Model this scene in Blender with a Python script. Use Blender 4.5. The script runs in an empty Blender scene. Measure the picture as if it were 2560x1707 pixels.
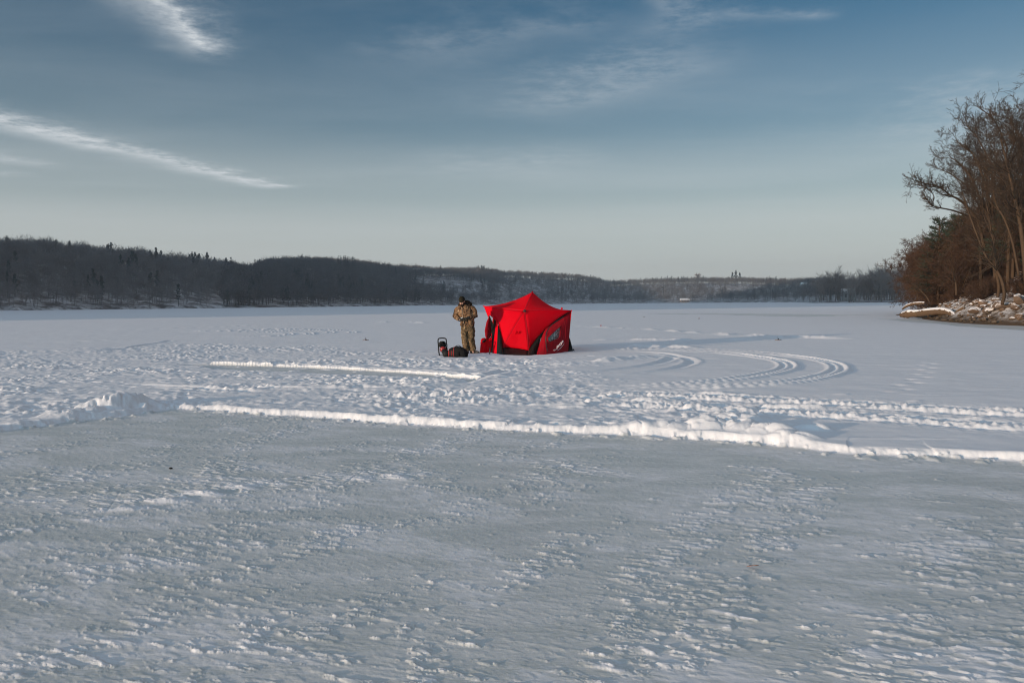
import bpy, bmesh, math, random
import numpy as np
from mathutils import Vector, Matrix
R = math.radians
scene = bpy.context.scene
COL = scene.collection
rs = np.random.RandomState

# ------------------------------------------------------------------ camera
CAM_H = 1.58
PITCH = math.atan(95.7 / 1991.1)
ROLL = R(0.458)
FPX = 1991.1                                   # focal length in pixels of the 2560 px wide picture
fwd = Vector((0, math.cos(PITCH), -math.sin(PITCH)))
up0 = Vector((0, math.sin(PITCH), math.cos(PITCH)))
rgt = Vector((1, 0, 0)) * math.cos(ROLL) - up0 * math.sin(ROLL)
upv = up0 * math.cos(ROLL) + Vector((1, 0, 0)) * math.sin(ROLL)
cam_d = bpy.data.cameras.new('camera'); cam = bpy.data.objects.new('camera', cam_d); COL.objects.link(cam)
cam_d.lens = 28.0; cam_d.sensor_width = 36.0; cam_d.clip_end = 9000; cam_d.clip_start = 0.05
m3 = Matrix((rgt, upv, -fwd)).transposed()
cam.matrix_world = Matrix.Translation((0, 0, CAM_H)) @ m3.to_4x4()
scene.camera = cam

def ray(px, py):                                # 2560-wide pixel -> direction
    return fwd + rgt * ((px - 1280) / FPX) - upv * ((py - 853.5) / FPX)
def at(px, py, Y=None, z=0.0):                  # point at depth Y, or on the level z
    d = ray(px, py)
    t = Y / d.y if Y is not None else (z - CAM_H) / d.z
    return Vector((d.x * t, d.y * t, CAM_H + d.z * t))
K = 2560 / 2352
def g(px, py, z=0.03):                          # ground point measured on the 2352-wide view
    return at(px * K, py * K, z=z)
def horizon(px): return 768 - 0.008 * px

# ------------------------------------------------------------------ noise
_perm = rs(7).permutation(256); _perm = np.concatenate([_perm, _perm, _perm[:2]]).astype(np.int32)
_ga = rs(8).uniform(0, 2 * np.pi, 256); _gx, _gy = np.cos(_ga).astype(np.float32), np.sin(_ga).astype(np.float32)
def pn(x, y, seed=0):
    x = x + seed * 37.17; y = y - seed * 19.31
    xi = np.floor(x).astype(np.int32); yi = np.floor(y).astype(np.int32)
    xf = x - xi; yf = y - yi; xi &= 255; yi &= 255
    u = xf * xf * xf * (xf * (xf * 6 - 15) + 10); v = yf * yf * yf * (yf * (yf * 6 - 15) + 10)
    def gr(ix, iy, dx, dy):
        h = _perm[_perm[ix & 255] + (iy & 255)]
        return _gx[h] * dx + _gy[h] * dy
    a = gr(xi, yi, xf, yf); b = gr(xi + 1, yi, xf - 1, yf)
    c = gr(xi, yi + 1, xf, yf - 1); d = gr(xi + 1, yi + 1, xf - 1, yf - 1)
    return 1.5 * ((a + (b - a) * u) * (1 - v) + (c + (d - c) * u) * v)
def fbm(x, y, seed=0, o=4, gain=0.5):
    s = 0; a = 1.0; f = 1.0
    for i in range(o):
        s = s + a * pn(x * f, y * f, seed + i * 3); a *= gain; f *= 2.03
    return s
_wx, _wy, _wv = [rs(k).rand(256).astype(np.float32) for k in (3, 4, 5)]
def worley(x, y, seed=0):                       # F1, F2 and the nearest cell's own random value
    x = x + seed * 11.3; y = y + seed * 5.7
    xi = np.floor(x).astype(np.int32); yi = np.floor(y).astype(np.int32)
    f1 = np.full(x.shape, 9.0); f2 = np.full(x.shape, 9.0); cv = np.zeros(x.shape)
    for dx in (-1, 0, 1):
        for dy in (-1, 0, 1):
            h = _perm[_perm[(xi + dx) & 255] + ((yi + dy) & 255)]
            d = np.hypot(xi + dx + _wx[h] - x, yi + dy + _wy[h] - y)
            n = d < f1
            f2 = np.where(n, f1, np.minimum(f2, d)); cv = np.where(n, _wv[h], cv); f1 = np.where(n, d, f1)
    return f1, f2, cv
def sst(a, b, x):
    t = np.clip((x - a) / (b - a), 0, 1); return t * t * (3 - 2 * t)
def seg_dist(x, y, pts):                        # distance to a polyline, the length along it, the signed side
    best = np.full(x.shape, 1e9); sa = np.zeros(x.shape); side = np.zeros(x.shape); s0 = 0.0
    for (a, b) in zip(pts[:-1], pts[1:]):
        ax, ay, bx, by = a[0], a[1], b[0], b[1]; L = math.hypot(bx - ax, by - ay)
        ux, uy = (bx - ax) / L, (by - ay) / L
        t = np.clip((x - ax) * ux + (y - ay) * uy, 0, L)
        dx, dy = x - ax - ux * t, y - ay - uy * t; d = np.hypot(dx, dy); n = d < best
        best = np.where(n, d, best); sa = np.where(n, s0 + t, sa)
        side = np.where(n, np.sign(ux * dy - uy * dx), side); s0 += L
    return best, sa, side
def inside(x, y, poly):
    c = np.zeros(x.shape, bool); n = len(poly)
    for i in range(n):
        x1, y1 = poly[i][0], poly[i][1]; x2, y2 = poly[(i + 1) % n][0], poly[(i + 1) % n][1]
        if y1 == y2: continue
        c ^= ((y1 > y) != (y2 > y)) & (x < (x2 - x1) * (y - y1) / (y2 - y1) + x1)
    return c
def smooth_line(pts, n=8):                      # Catmull-Rom through the given points
    P = [np.array(p[:2], float) for p in pts]; P = [2 * P[0] - P[1]] + P + [2 * P[-1] - P[-2]]; out = []
    for i in range(1, len(P) - 2):
        for k in range(n):
            t = k / n
            out.append(0.5 * (2 * P[i] + (P[i + 1] - P[i - 1]) * t + (2 * P[i - 1] - 5 * P[i] + 4 * P[i + 1] - P[i + 2]) * t * t
                              + (3 * P[i] - P[i - 1] - 3 * P[i + 1] + P[i + 2]) * t ** 3))
    return out + [P[-2]]

# ------------------------------------------------------------------ meshes and objects
def mesh_np(name, V, F, mats=(), smooth=False, attrs=None, fmat=None):
    """V (n,3); F (m,3) or (m,4) or a list of such arrays."""
    me = bpy.data.meshes.new(name)
    Fs = F if isinstance(F, (list, tuple)) else [F]
    Fs = [np.asarray(f, np.int32) for f in Fs if len(f)]
    V = np.asarray(V, np.float32)
    me.vertices.add(len(V)); me.vertices.foreach_set('co', V.ravel())
    idx = np.concatenate([f.ravel() for f in Fs]); tot = np.concatenate([np.full(len(f), f.shape[1], np.int32) for f in Fs])
    me.loops.add(len(idx)); me.loops.foreach_set('vertex_index', idx)
    me.polygons.add(len(tot)); st = np.concatenate([[0], np.cumsum(tot)[:-1]]).astype(np.int32)
    me.polygons.foreach_set('loop_start', st); me.polygons.foreach_set('loop_total', tot)
    if fmat is not None: me.polygons.foreach_set('material_index', np.asarray(fmat, np.int32))
    me.polygons.foreach_set('use_smooth', np.full(len(tot), smooth))
    me.update(calc_edges=True)
    for k, a in (attrs or {}).items():
        a = np.asarray(a, np.float32)
        if a.ndim == 1:
            at_ = me.attributes.new(k, 'FLOAT', 'POINT'); at_.data.foreach_set('value', a)
        else:
            at_ = me.attributes.new(k, 'FLOAT_COLOR', 'POINT'); at_.data.foreach_set('color', np.concatenate([a, np.ones((len(a), 1), np.float32)], 1).ravel())
    for m in (mats if isinstance(mats, (list, tuple)) else [mats]): me.materials.append(m)
    return me
def link(name, me, parent=None, loc=None):
    o = bpy.data.objects.new(name, me); COL.objects.link(o)
    if parent is not None: o.parent = parent
    if loc is not None: o.location = loc
    return o
def tag(o, label, cat, group=None, kind=None):
    if label: o['label'] = label
    if cat: o['category'] = cat
    if group: o['group'] = group
    if kind: o['kind'] = kind
    return o
def empty(name, loc, rz=0, label=None, cat=None, group=None):
    o = bpy.data.objects.new(name, None); COL.objects.link(o); o.empty_display_size = 0.2
    o.location = loc; o.rotation_euler = (0, 0, rz)
    return tag(o, label, cat, group)
def copy_tree(o, parent=None):
    c = o.copy(); COL.objects.link(c)
    if parent is not None: c.parent = parent
    for ch in list(o.children): copy_tree(ch, c)
    return c
def bm_mesh(name, bm, mats, smooth=True):
    me = bpy.data.meshes.new(name); bm.to_mesh(me); bm.free()
    for m in (mats if isinstance(mats, (list, tuple)) else [mats]): me.materials.append(m)
    me.polygons.foreach_set('use_smooth', np.full(len(me.polygons), smooth)); return me

class Tubes:                                    # many tapered prisms gathered into one mesh
    def __init__(s): s.a = []; s.b = []; s.r0 = []; s.r1 = []
    def add(s, a, b, r0, r1): s.a.append(tuple(a)); s.b.append(tuple(b)); s.r0.append(r0); s.r1.append(r1)
    def arrays(s, sides=4):
        a = np.array(s.a, float); b = np.array(s.b, float); r0 = np.array(s.r0)[:, None]; r1 = np.array(s.r1)[:, None]
        d = b - a; d /= np.maximum(np.linalg.norm(d, axis=1, keepdims=True), 1e-9)
        ref = np.where(np.abs(d[:, 2:3]) > 0.9, np.array([[1.0, 0, 0]]), np.array([[0, 0, 1.0]]))
        u = np.cross(d, ref); u /= np.linalg.norm(u, axis=1, keepdims=True); v = np.cross(d, u)
        n = len(a); V = np.zeros((n, 2 * sides, 3))
        for k in range(sides):
            c, w = math.cos(2 * math.pi * k / sides), math.sin(2 * math.pi * k / sides)
            V[:, k] = a + (u * c + v * w) * r0; V[:, sides + k] = b + (u * c + v * w) * r1
        q = np.array([[k, (k + 1) % sides, sides + (k + 1) % sides, sides + k] for k in range(sides)])
        F = (np.arange(n)[:, None, None] * 2 * sides + q[None]).reshape(-1, 4)
        return V.reshape(-1, 3), F
    def mesh(s, name, mat, sides=4, smooth=True):
        V, F = s.arrays(sides); return mesh_np(name, V, F, mat, smooth)

def loft(bm, rings, close=True, cap=True):      # rings: lists of points with equal length
    vs = [[bm.verts.new(p) for p in r] for r in rings]
    n = len(vs[0])
    for r0, r1 in zip(vs[:-1], vs[1:]):
        for k in range(n if close else n - 1):
            bm.faces.new((r0[k], r0[(k + 1) % n], r1[(k + 1) % n], r1[k]))
    if cap and close:
        bm.faces.new(list(reversed(vs[0]))); bm.faces.new(vs[-1])
    return vs
def tube_path(bm, pts, radii, n=8, cap=True):
    P = [Vector(p) for p in pts]; rings = []; prev = None
    if not isinstance(radii, (list, tuple)): radii = [radii] * len(P)
    for i, p in enumerate(P):
        d = (P[min(i + 1, len(P) - 1)] - P[max(i - 1, 0)]).normalized()
        ref = prev if prev is not None else (Vector((0, 0, 1)) if abs(d.z) < .9 else Vector((1, 0, 0)))
        u = (ref - d * ref.dot(d)).normalized(); v = d.cross(u); prev = u
        rings.append([p + (u * math.cos(2 * math.pi * k / n) + v * math.sin(2 * math.pi * k / n)) * radii[i] for k in range(n)])
    return loft(bm, rings, True, cap)
def ellipse_tube(bm, secs, n=16):               # secs: (centre, half-width vector, half-depth vector)
    rings = []
    for c, a, b in secs:
        c, a, b = Vector(c), Vector(a), Vector(b)
        rings.append([c + a * math.cos(2 * math.pi * k / n) + b * math.sin(2 * math.pi * k / n) for k in range(n)])
    loft(bm, rings)
def remeshed(name, bm, voxel, mats, smooth_it=4, wrinkle=None):
    """One continuous skin round everything in bm."""
    me = bpy.data.meshes.new(name); bm.to_mesh(me); bm.free()
    o = bpy.data.objects.new('_tmp', me); COL.objects.link(o)
    md = o.modifiers.new('r', 'REMESH'); md.mode = 'VOXEL'; md.voxel_size = voxel
    if smooth_it:
        sm = o.modifiers.new('s', 'SMOOTH'); sm.iterations = smooth_it; sm.factor = 0.5
    dg = bpy.context.evaluated_depsgraph_get()
    me2 = bpy.data.meshes.new_from_object(o.evaluated_get(dg)); me2.name = name
    bpy.data.objects.remove(o); bpy.data.meshes.remove(me)
    if wrinkle: wrinkle(me2)
    me2.materials.clear()
    for m in (mats if isinstance(mats, (list, tuple)) else [mats]): me2.materials.append(m)
    me2.polygons.foreach_set('use_smooth', np.full(len(me2.polygons), True)); me2.update()
    return me2
def box(bm, c, s, bev=0.0, rot=None):
    r = bmesh.ops.create_cube(bm, size=1.0); vs = r['verts']
    M = Matrix.Translation(c) @ (rot.to_4x4() if rot is not None else Matrix()) @ Matrix.Diagonal((s[0], s[1], s[2], 1))
    bmesh.ops.transform(bm, matrix=M, verts=vs)
    if bev: bmesh.ops.bevel(bm, geom=[e for e in bm.edges if all(v in vs for v in e.verts)], offset=bev, segments=2, affect='EDGES')

# ------------------------------------------------------------------ materials
class NT:
    def __init__(s, name):
        s.m = bpy.data.materials.new(name); s.m.use_nodes = True; s.t = s.m.node_tree; s.t.nodes.clear()
        s.out = s.n('ShaderNodeOutputMaterial'); s.b = s.n('ShaderNodeBsdfPrincipled'); s.l(s.b.outputs[0], s.out.inputs[0])
    def n(s, t, **kw):
        nd = s.t.nodes.new(t)
        for k, v in kw.items():
            if k.startswith('_'): setattr(nd, k[1:], v)
            else: nd.inputs[k.replace('0', ' ') if k not in nd.inputs else k].default_value = v
        return nd
    def l(s, a, b): s.t.links.new(a, b)
    def coord(s, kind='Object'): return s.n('ShaderNodeTexCoord').outputs[kind]
    def noise(s, scale, detail=4, rough=.55, vec=None, dist=0):
        nd = s.n('ShaderNodeTexNoise'); nd.inputs['Scale'].default_value = scale; nd.inputs['Detail'].default_value = detail
        nd.inputs['Roughness'].default_value = rough; nd.inputs['Distortion'].default_value = dist
        s.l(vec if vec is not None else s.coord(), nd.inputs['Vector']); return nd.outputs[0]
    def ramp(s, fac, stops, interp='LINEAR'):
        nd = s.n('ShaderNodeValToRGB'); nd.color_ramp.interpolation = interp; e = nd.color_ramp.elements
        while len(e) < len(stops): e.new(0.5)
        for i, (p, c) in enumerate(stops):
            e[i].position = p; e[i].color = (c[0], c[1], c[2], 1) if isinstance(c, (tuple, list)) else (c, c, c, 1)
        s.l(fac, nd.inputs[0]); return nd.outputs[0]
    def mix(s, f, a, b, bt='MIX'):
        nd = s.n('ShaderNodeMix'); nd.data_type = 'RGBA'; nd.blend_type = bt
        for k, v in ((0, f), (6, a), (7, b)):
            if hasattr(v, 'links'): s.l(v, nd.inputs[k])
            else: nd.inputs[k].default_value = v if k == 0 else (v[0], v[1], v[2], 1)
        return nd.outputs[2]
    def math(s, op, a, b=0.0, c=None):
        nd = s.n('ShaderNodeMath'); nd.operation = op
        for k, v in ((0, a), (1, b)) + (((2, c),) if c is not None else ()):
            if hasattr(v, 'links'): s.l(v, nd.inputs[k])
            else: nd.inputs[k].default_value = v
        return nd.outputs[0]
    def attr(s, name, out=2):
        nd = s.n('ShaderNodeAttribute'); nd.attribute_name = name; return nd.outputs[out]
    def bump(s, h, strength=.3, dist=.01):
        nd = s.n('ShaderNodeBump'); nd.inputs['Strength'].default_value = strength; nd.inputs['Distance'].default_value = dist
        s.l(h, nd.inputs['Height']); s.l(nd.outputs[0], s.b.inputs['Normal']); return nd
    def set(s, base=None, rough=None, spec=None):
        for k, v in (('Base Color', base), ('Roughness', rough), ('Specular IOR Level', spec)):
            if v is None: continue
            if hasattr(v, 'links'): s.l(v, s.b.inputs[k])
            elif isinstance(v, (tuple, list)): s.b.inputs[k].default_value = (v[0], v[1], v[2], 1)
            else: s.b.inputs[k].default_value = v
        return s.m
def plain(name, c, rough=.7, var=.25, scale=30, spec=.3, bump=.15, metal=0):
    t = NT(name); n = t.noise(scale, 5)
    col = t.mix(n, tuple(v * (1 - var) for v in c), tuple(min(1, v * (1 + var)) for v in c))
    t.set(col, rough, spec); t.b.inputs['Metallic'].default_value = metal
    if bump: t.bump(n, bump, .004)
    return t.m
def translucent_fabric(name, c, trans, k=.35, rough=.6, bump=.2):
    t = NT(name); n = t.noise(9, 5); n2 = t.noise(350, 2)
    col = t.mix(n, tuple(v * .9 for v in c), tuple(min(1, v * 1.08) for v in c))
    t.set(col, rough, .10); t.bump(t.math('ADD', n, t.math('MULTIPLY', n2, .15)), bump, .02)
    tr = t.n('ShaderNodeBsdfTranslucent'); tr.inputs[0].default_value = (*trans, 1)
    mx = t.n('ShaderNodeMixShader'); mx.inputs[0].default_value = k
    t.l(t.b.outputs[0], mx.inputs[1]); t.l(tr.outputs[0], mx.inputs[2]); t.l(mx.outputs[0], t.out.inputs[0])
    return t.m
HAZE = 0.0003; EXPO = 1.0
# ------------------------------------------------------------------ the frozen lake: one sheet from under the camera to beyond the horizon
def z6(x, y): return at(x / 1.8375, 780 + y / 1.8375, z=0.03)
def z7(x, y): return at(1280 + x / 1.8375, 780 + y / 1.8375, z=0.03)
SNOW = 0.05
edge = [g(-260, 1018), g(0, 983), g(80, 973), g(155, 963), g(235, 955), g(300, 947), g(350, 940), g(392, 934), g(480, 938), g(700, 953), g(960, 970), g(1200, 983),
        g(1480, 995), g(1660, 1004), g(1840, 1022), g(1950, 1032), g(2352, 1050), g(2700, 1066)]
edge_h = [.06, .08, .085, .09, .10, .10, .09, .09, .10, .11, .115, .11, .10, .13, .09, .07, .065, .06]
rink = [tuple(p[:2]) for p in edge] + [(24, 2), (22, -16), (-22, -16), (-16, -4)]
strip = [g(405, 838), g(480, 835), g(640, 840), g(800, 847), g(960, 856), g(1110, 869), g(1085, 877), g(950, 868), g(800, 861), g(640, 855), g(520, 850)]
strip_edge = [g(470, 836), g(640, 840), g(800, 847), g(960, 856), g(1110, 868), g(1160, 871)]
trod = [g(-500, 812), g(0, 806), g(300, 798), g(420, 792), g(560, 790), g(700, 797), g(860, 808), g(1000, 812), g(1080, 818), g(1200, 826), g(1320, 820), g(1330, 836),
        g(1270, 856), g(1330, 880), g(1440, 898), g(1520, 915), g(1640, 935), g(1780, 962), g(1840, 1000), g(1480, 1010), g(365, 950), g(0, 1000), g(-500, 1060)]
tracks = [  # centre line, kind
    (smooth_line([g(1330, 804), g(1500, 803), g(1640, 806), g(1750, 812), g(1850, 823), g(1905, 835), g(1925, 848), g(1905, 862), g(1840, 876), g(1740, 887), g(1600, 894), g(1470, 899)]), 'wide'),
    (smooth_line([g(1480, 805), g(1600, 808), g(1700, 816), g(1775, 827), g(1805, 838), g(1806, 847), g(1780, 857), g(1700, 871), g(1600, 882), g(1480, 890), g(1380, 894)]), 'wide'),
    (smooth_line([g(1390, 807), g(1500, 811), g(1570, 822), g(1590, 833), g(1560, 845), g(1490, 856), g(1380, 866), g(1290, 872)]), 'groove'),
    (smooth_line([g(1290, 862), g(1400, 852), g(1500, 838), g(1540, 826), g(1545, 816)]), 'groove'),
    (smooth_line([g(2560, 960), g(2352, 951), g(2100, 938), g(1850, 925), g(1650, 916), g(1500, 909), g(1330, 902)]), 'tread'),
    (smooth_line([g(2560, 994), g(2352, 984), g(2100, 966), g(1900, 953), g(1700, 942), g(1480, 931), g(1330, 926)]), 'tread'),
    (smooth_line([z6(780, 92), z6(1000, 90), z6(1200, 93), z6(1310, 99), z6(1325, 106), z6(1230, 113), z6(1000, 118)]), 'wide'),
    (smooth_line([z6(1000, 84), z6(1250, 86), z6(1390, 95), z6(1425, 103), z6(1380, 110)]), 'wide'),
    (smooth_line([z6(1100, 80), z6(1350, 81), z6(1490, 88), z6(1520, 96), z6(1480, 103)]), 'wide'),
    (smooth_line([z6(1200, 77), z6(1450, 81), z6(1590, 88), z6(1622, 95), z6(1600, 100)]), 'wide'),
    (smooth_line([z6(260, 189), z6(450, 178), z6(620, 160), z6(740, 142), z6(800, 130)]), 'groove'),
    (smooth_line([z6(390, 189), z6(560, 172), z6(700, 150), z6(900, 138)]), 'groove'),
    (smooth_line([z6(0, 150), z6(300, 140), z6(600, 128)]), 'groove'), (smooth_line([z6(0, 98), z6(400, 88), z6(800, 76), z6(1200, 62)]), 'groove'),
    (smooth_line([z6(1380, 392), z6(1800, 386), z6(2352, 374)]), 'tread'), (smooth_line([z6(1650, 432), z6(2000, 416), z6(2352, 402), z7(200, 392)]), 'tread'), (smooth_line([z6(500, 330), z6(900, 352), z6(1300, 378)]), 'groove'), (smooth_line([z6(1000, 345), z6(1500, 352), z6(2100, 330), z7(40, 250)]), 'groove'),
    (smooth_line([z7(290, 66), z7(560, 78), z7(860, 98), z7(1150, 112), z7(1500, 126)]), 'dash'),
    (smooth_line([z7(290, 132), z7(600, 130), z7(900, 131), z7(1330, 130)]), 'dash'), (smooth_line([z7(300, 150), z7(500, 158), z7(820, 168), z7(1000, 180)]), 'dash'),
    (smooth_line([z7(480, 26), z7(640, 28), z7(860, 32)]), 'dash'), (smooth_line([z7(900, 104), z7(1200, 118), z7(1640, 128)]), 'dash'),
    (smooth_line([z7(1910, 222), z7(1885, 290), z7(1800, 345), z7(1700, 400)]), 'steps'),
    (smooth_line([z7(30, 250), z7(300, 240), z7(560, 215), z7(700, 200)]), 'dash'), (smooth_line([z6(1700, 49), z6(1850, 47), z6(1980, 53)]), 'dash'),
]
strip_len = sum((b - a).length for a, b in zip(strip_edge[:-1], strip_edge[1:]))
def build_heights(x, y):
    x = x.astype(np.float32); y = y.astype(np.float32); n = len(x); r = np.hypot(x, y); full_part = np.zeros(n, np.int8)
    z = np.full(n, SNOW); snow = np.ones(n)
    near = (r < 75) & (y > -20)
    # gentle drift waves everywhere
    z += 0.012 * fbm(x * .22, y * .35, 1, 3) * sst(2, 12, r) + 0.006 * fbm(x * 1.3, y * 1.7, 2, 3) * (r < 90)
    i = np.where(near)[0]; X, Y = x[i], y[i]; Z = z[i]; S = snow[i]
    wx, wy = X + .08 * pn(X * 1.2, Y * 1.2, 31), Y + .08 * pn(X * 1.2, Y * 1.2, 32)
    # the trodden field
    jx, jy = X + 1.1 * fbm(X * .5, Y * .5, 11, 3), Y + 1.1 * fbm(X * .5, Y * .5, 12, 3)
    T = inside(jx, jy, trod).astype(float)
    T2 = inside(jx + .5, jy + .4, trod).astype(float); T3 = inside(jx - .5, jy - .4, trod).astype(float)
    T = (T + T2 + T3) / 3
    full = (X, Y); tk = np.where(T > 0)[0]; X, Y = X[tk], Y[tk]
    f1, f2, cv = worley(X * 2.0 + .4 * pn(X * 3, Y * 3, 5), Y * 2.1 + .4 * pn(X * 3, Y * 3, 6), 1)
    h1, h2, hv = worley(X * 4.7, Y * 4.3, 2)
    pits = -0.07 * (1 - sst(.12, .42, f1)) * (cv > .25)
    clod = 0.055 * (1 - sst(.1, .38, h1)) * (hv > .62)
    fb = fbm(X * 3.1, Y * 3.1, 14, 5, .58)
    field = pits + clod + .030 * fb + .028 * np.abs(pn(X * 6.5, Y * 6.5, 15)) + .02 * fbm(X * .8, Y * .8, 16, 2)
    patchy = .25 + .75 * sst(-.45, .45, fbm(X * .33, Y * .42, 17, 3))
    X, Y = full; Z = Z.copy(); Z[tk] += T[tk] * field * patchy * .55
    # wheel and foot tracks
    for pts, kind in tracks:
        P = np.array([p[:2] for p in pts]); lo, hi = P.min(0) - 1.2, P.max(0) + 1.2
        m = np.where((X > lo[0]) & (X < hi[0]) & (Y > lo[1]) & (Y < hi[1]))[0]
        if not len(m): continue
        d, s, sd = seg_dist(X[m], Y[m], [tuple(p) for p in P]); q = d * sd
        L = s.max() + 1e-6; fade = sst(0, 1.5, s) * sst(0, 1.5, L - s); nz = .6 + .6 * pn(s * .9, s * 0 + len(pts), 21)
        gz = lambda c, w: np.exp(-((q - c) / w) ** 2)
        if kind == 'wide':
            tread = .5 + .5 * np.sin(2 * np.pi * s / .23); tg = np.gradient(P, axis=0); tl = np.concatenate([[0], np.cumsum(np.linalg.norm(np.diff(P, axis=0), axis=1))]); lat = np.interp(s, tl, np.abs(tg[:, 0]) / np.linalg.norm(tg, axis=1)); k1 = .045 + .06 * lat; k2 = 1 + .75 * lat
            dz = -.018 * gz(.10, .05) - .018 * gz(-.10, .05) + .030 * k2 * gz(.20, k1) * (.75 + .4 * tread) + .024 * k2 * gz(-.19, k1) * (.7 + .4 * tread) + .016 * gz(.0, .05) * (.6 + tread)
        elif kind == 'groove': dz = -.032 * gz(0, .10) + .015 * gz(.22, .08) + .012 * gz(-.22, .08)
        elif kind == 'tread':
            k = s / .105 + .8 * np.abs(q) / .1 * .25
            lump = (.5 + .5 * np.sin(2 * np.pi * k + 1.2 * pn(s * 2, q * 5, 22))) ** 1.6
            dz = (.016 + .016 * lump) * np.exp(-(np.abs(q) / .15) ** 3) * (.5 + .8 * nz) * (.6 + .9 * np.abs(pn(X[m] * 9, Y[m] * 9, 25))) - .035 * gz(.30, .1) - .03 * gz(-.30, .1) + .03 * fbm(X[m] * 7, Y[m] * 7, 9, 3) * gz(0, .5)
        elif kind == 'dash':
            dz = .085 * np.exp(-(q / .22) ** 2) * sst(.0, .5, pn(s * .8, s * 0, 23 + len(pts)) + .12) + .03 * np.exp(-(q / .5) ** 2) * np.abs(fbm(X[m] * 3, Y[m] * 3, 24, 2))
        else:
            ph = (s / .62) % 1.0; off = np.where((s / .62).astype(int) % 2 == 0, .11, -.11)
            dz = -.016 * np.exp(-(((q - off) / .09) ** 2 + ((ph - .5) * .62 / .15) ** 2)) + .010 * np.exp(-(((q - off) / .16) ** 2 + ((ph - .25) * .62 / .1) ** 2))
        Z[m] += dz * fade
    # low scraps of wind-packed snow by the tracks
    sc = fbm(X * .8 - Y * .1, Y * 2.2, 41, 3)
    band = np.exp(-((Y - (13.2 - .42 * X)) / 2.0) ** 2) * (X > 0)
    Z += .045 * sst(.45, .8, sc) * band
    # the swept ice rink with its bank of pushed-back snow
    d, s, sd = seg_dist(wx, wy, edge); ins = inside(wx, wy, rink)
    sv = np.concatenate([[0], np.cumsum([math.hypot(b[0] - a[0], b[1] - a[1]) for a, b in zip(edge[:-1], edge[1:])])])
    H = np.interp(s, sv, edge_h) * (1 + .20 * pn(s * 1.1, s * 0, 51) + .06 * pn(s * 4.1, s * 0, 52))
    H *= np.where(pn(s * .55, s * 0 + 3, 57) > .30, .35, 1.0)
    c1, c2, cc = worley(X * 3.4, Y * 3.4, 6)
    chunk = (cc - .5) * .6 + .5 * fbm(X * 5, Y * 5, 53, 3) * .5
    out = ~ins
    bank = .26 * H * np.exp(-np.maximum(d - .10, 0) / .30) * (1 + .10 * chunk)
    Zo = Z + np.where(out, bank, .26 * H) * (d < 2)
    # the two heaps
    def heap(px, py, h, a, b, ang):
        c = g(px, py); ca, sa = math.cos(ang), math.sin(ang)
        u = ((X - c.x) * ca + (Y - c.y) * sa) / a; v = (-(X - c.x) * sa + (Y - c.y) * ca) / b
        rr = np.hypot(u, v) + .22 * pn(X * 3, Y * 3, int(px)) + .05 * (cc - .5)
        return .85 * h * sst(1.0, .12, rr) * (1 + .30 * (cc - .5) + .12 * fbm(X * 6, Y * 6, 55, 3)) * (.80 + .20 * sst(0, .14, c2 - c1))
    hp = np.zeros(len(X))
    for a in [(272, 938, .21, .85, .42, .93), (190, 950, .10, .8, .30, .93), (150, 958, .07, .5, .3, .9),
              (1545, 985, .10, .50, .38, -.4), (1625, 986, .165, .48, .42, -.4), (1700, 992, .16, .46, .42, -.4), (1770, 1000, .13, .45, .40, -.4), (1820, 1012, .08, .36, .3, -.5),
              (1480, 986, .08, .5, .3, -.4), (1868, 990, .09, .28, .2, -.5), (1690, 962, .07, .7, .3, -.3), (2120, 1042, .05, .5, .12, -.35)]:
        hp = np.maximum(hp, heap(*a))
    sgd = np.where(out, d, -d) + .022 * fbm(X * 7, Y * 7, 58, 3); face = sst(-.06, .10, sgd)
    Zo = np.where(d < 2.5, Zo + hp, Zo)
    # swept ice: thin frost, ribs of leftover snow in rows
    keep_ = (X, Y, d, r[i]); kx = np.where(ins | (d < .35))[0]; X, Y, d, ri = X[kx], Y[kx], d[kx], r[i][kx]
    a = -.40; U = X * math.cos(a) + Y * math.sin(a); Vv = -X * math.sin(a) + Y * math.cos(a)
    b = .95; W = X * math.cos(b) + Y * math.sin(b); Q = -X * math.sin(b) + Y * math.cos(b)
    rows = fbm(W * .28, Q * 1.15, 61, 3) + .35 * fbm(X * 1.6, Y * 1.6, 62, 3) + .12 * sst(7, 3, ri)
    rows += np.where(X > 0, .08, -.02)
    wob = U * 2.6 + .8 * pn(U * 1.5, Vv * 1.5, 63)
    rib = 1 - np.abs(pn(wob, Vv * 9.5 + .9 * pn(U * 1.2, Vv * 1.2, 64), 65)) * 1.9
    rib2 = 1 - np.abs(pn(U * 6.0, Vv * 17 + pn(U * 3, Vv * 3, 66), 67)) * 1.9
    cl1, cl2, clv = worley(U * 9 + .5 * pn(X * 9, Y * 9, 68), Vv * 15, 9)
    clump = (1 - sst(.15, .5, cl1)) * (clv > .45)
    rib_rows = [[(0, 1225), (330, 1140), (700, 1100), (950, 1090)], [(130, 1360), (330, 1300), (620, 1245)], [(100, 1510), (360, 1400), (700, 1260), (800, 1220)], [(770, 1120), (900, 1050), (1090, 1000)], [(480, 1090), (560, 1020), (690, 985)],
                [(1000, 1120), (1150, 1050), (1370, 1000)], [(1380, 1500), (1500, 1300), (1640, 1170), (1800, 1090)], [(1600, 1420), (1750, 1260), (1860, 1120)], [(2000, 1500), (2120, 1330), (2200, 1200)], [(0, 1130), (180, 1100), (330, 1075)], [(900, 1560), (1150, 1400), (1300, 1230)], [(2250, 1560), (2350, 1400)]]
    near_row = np.zeros(len(X))
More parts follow.
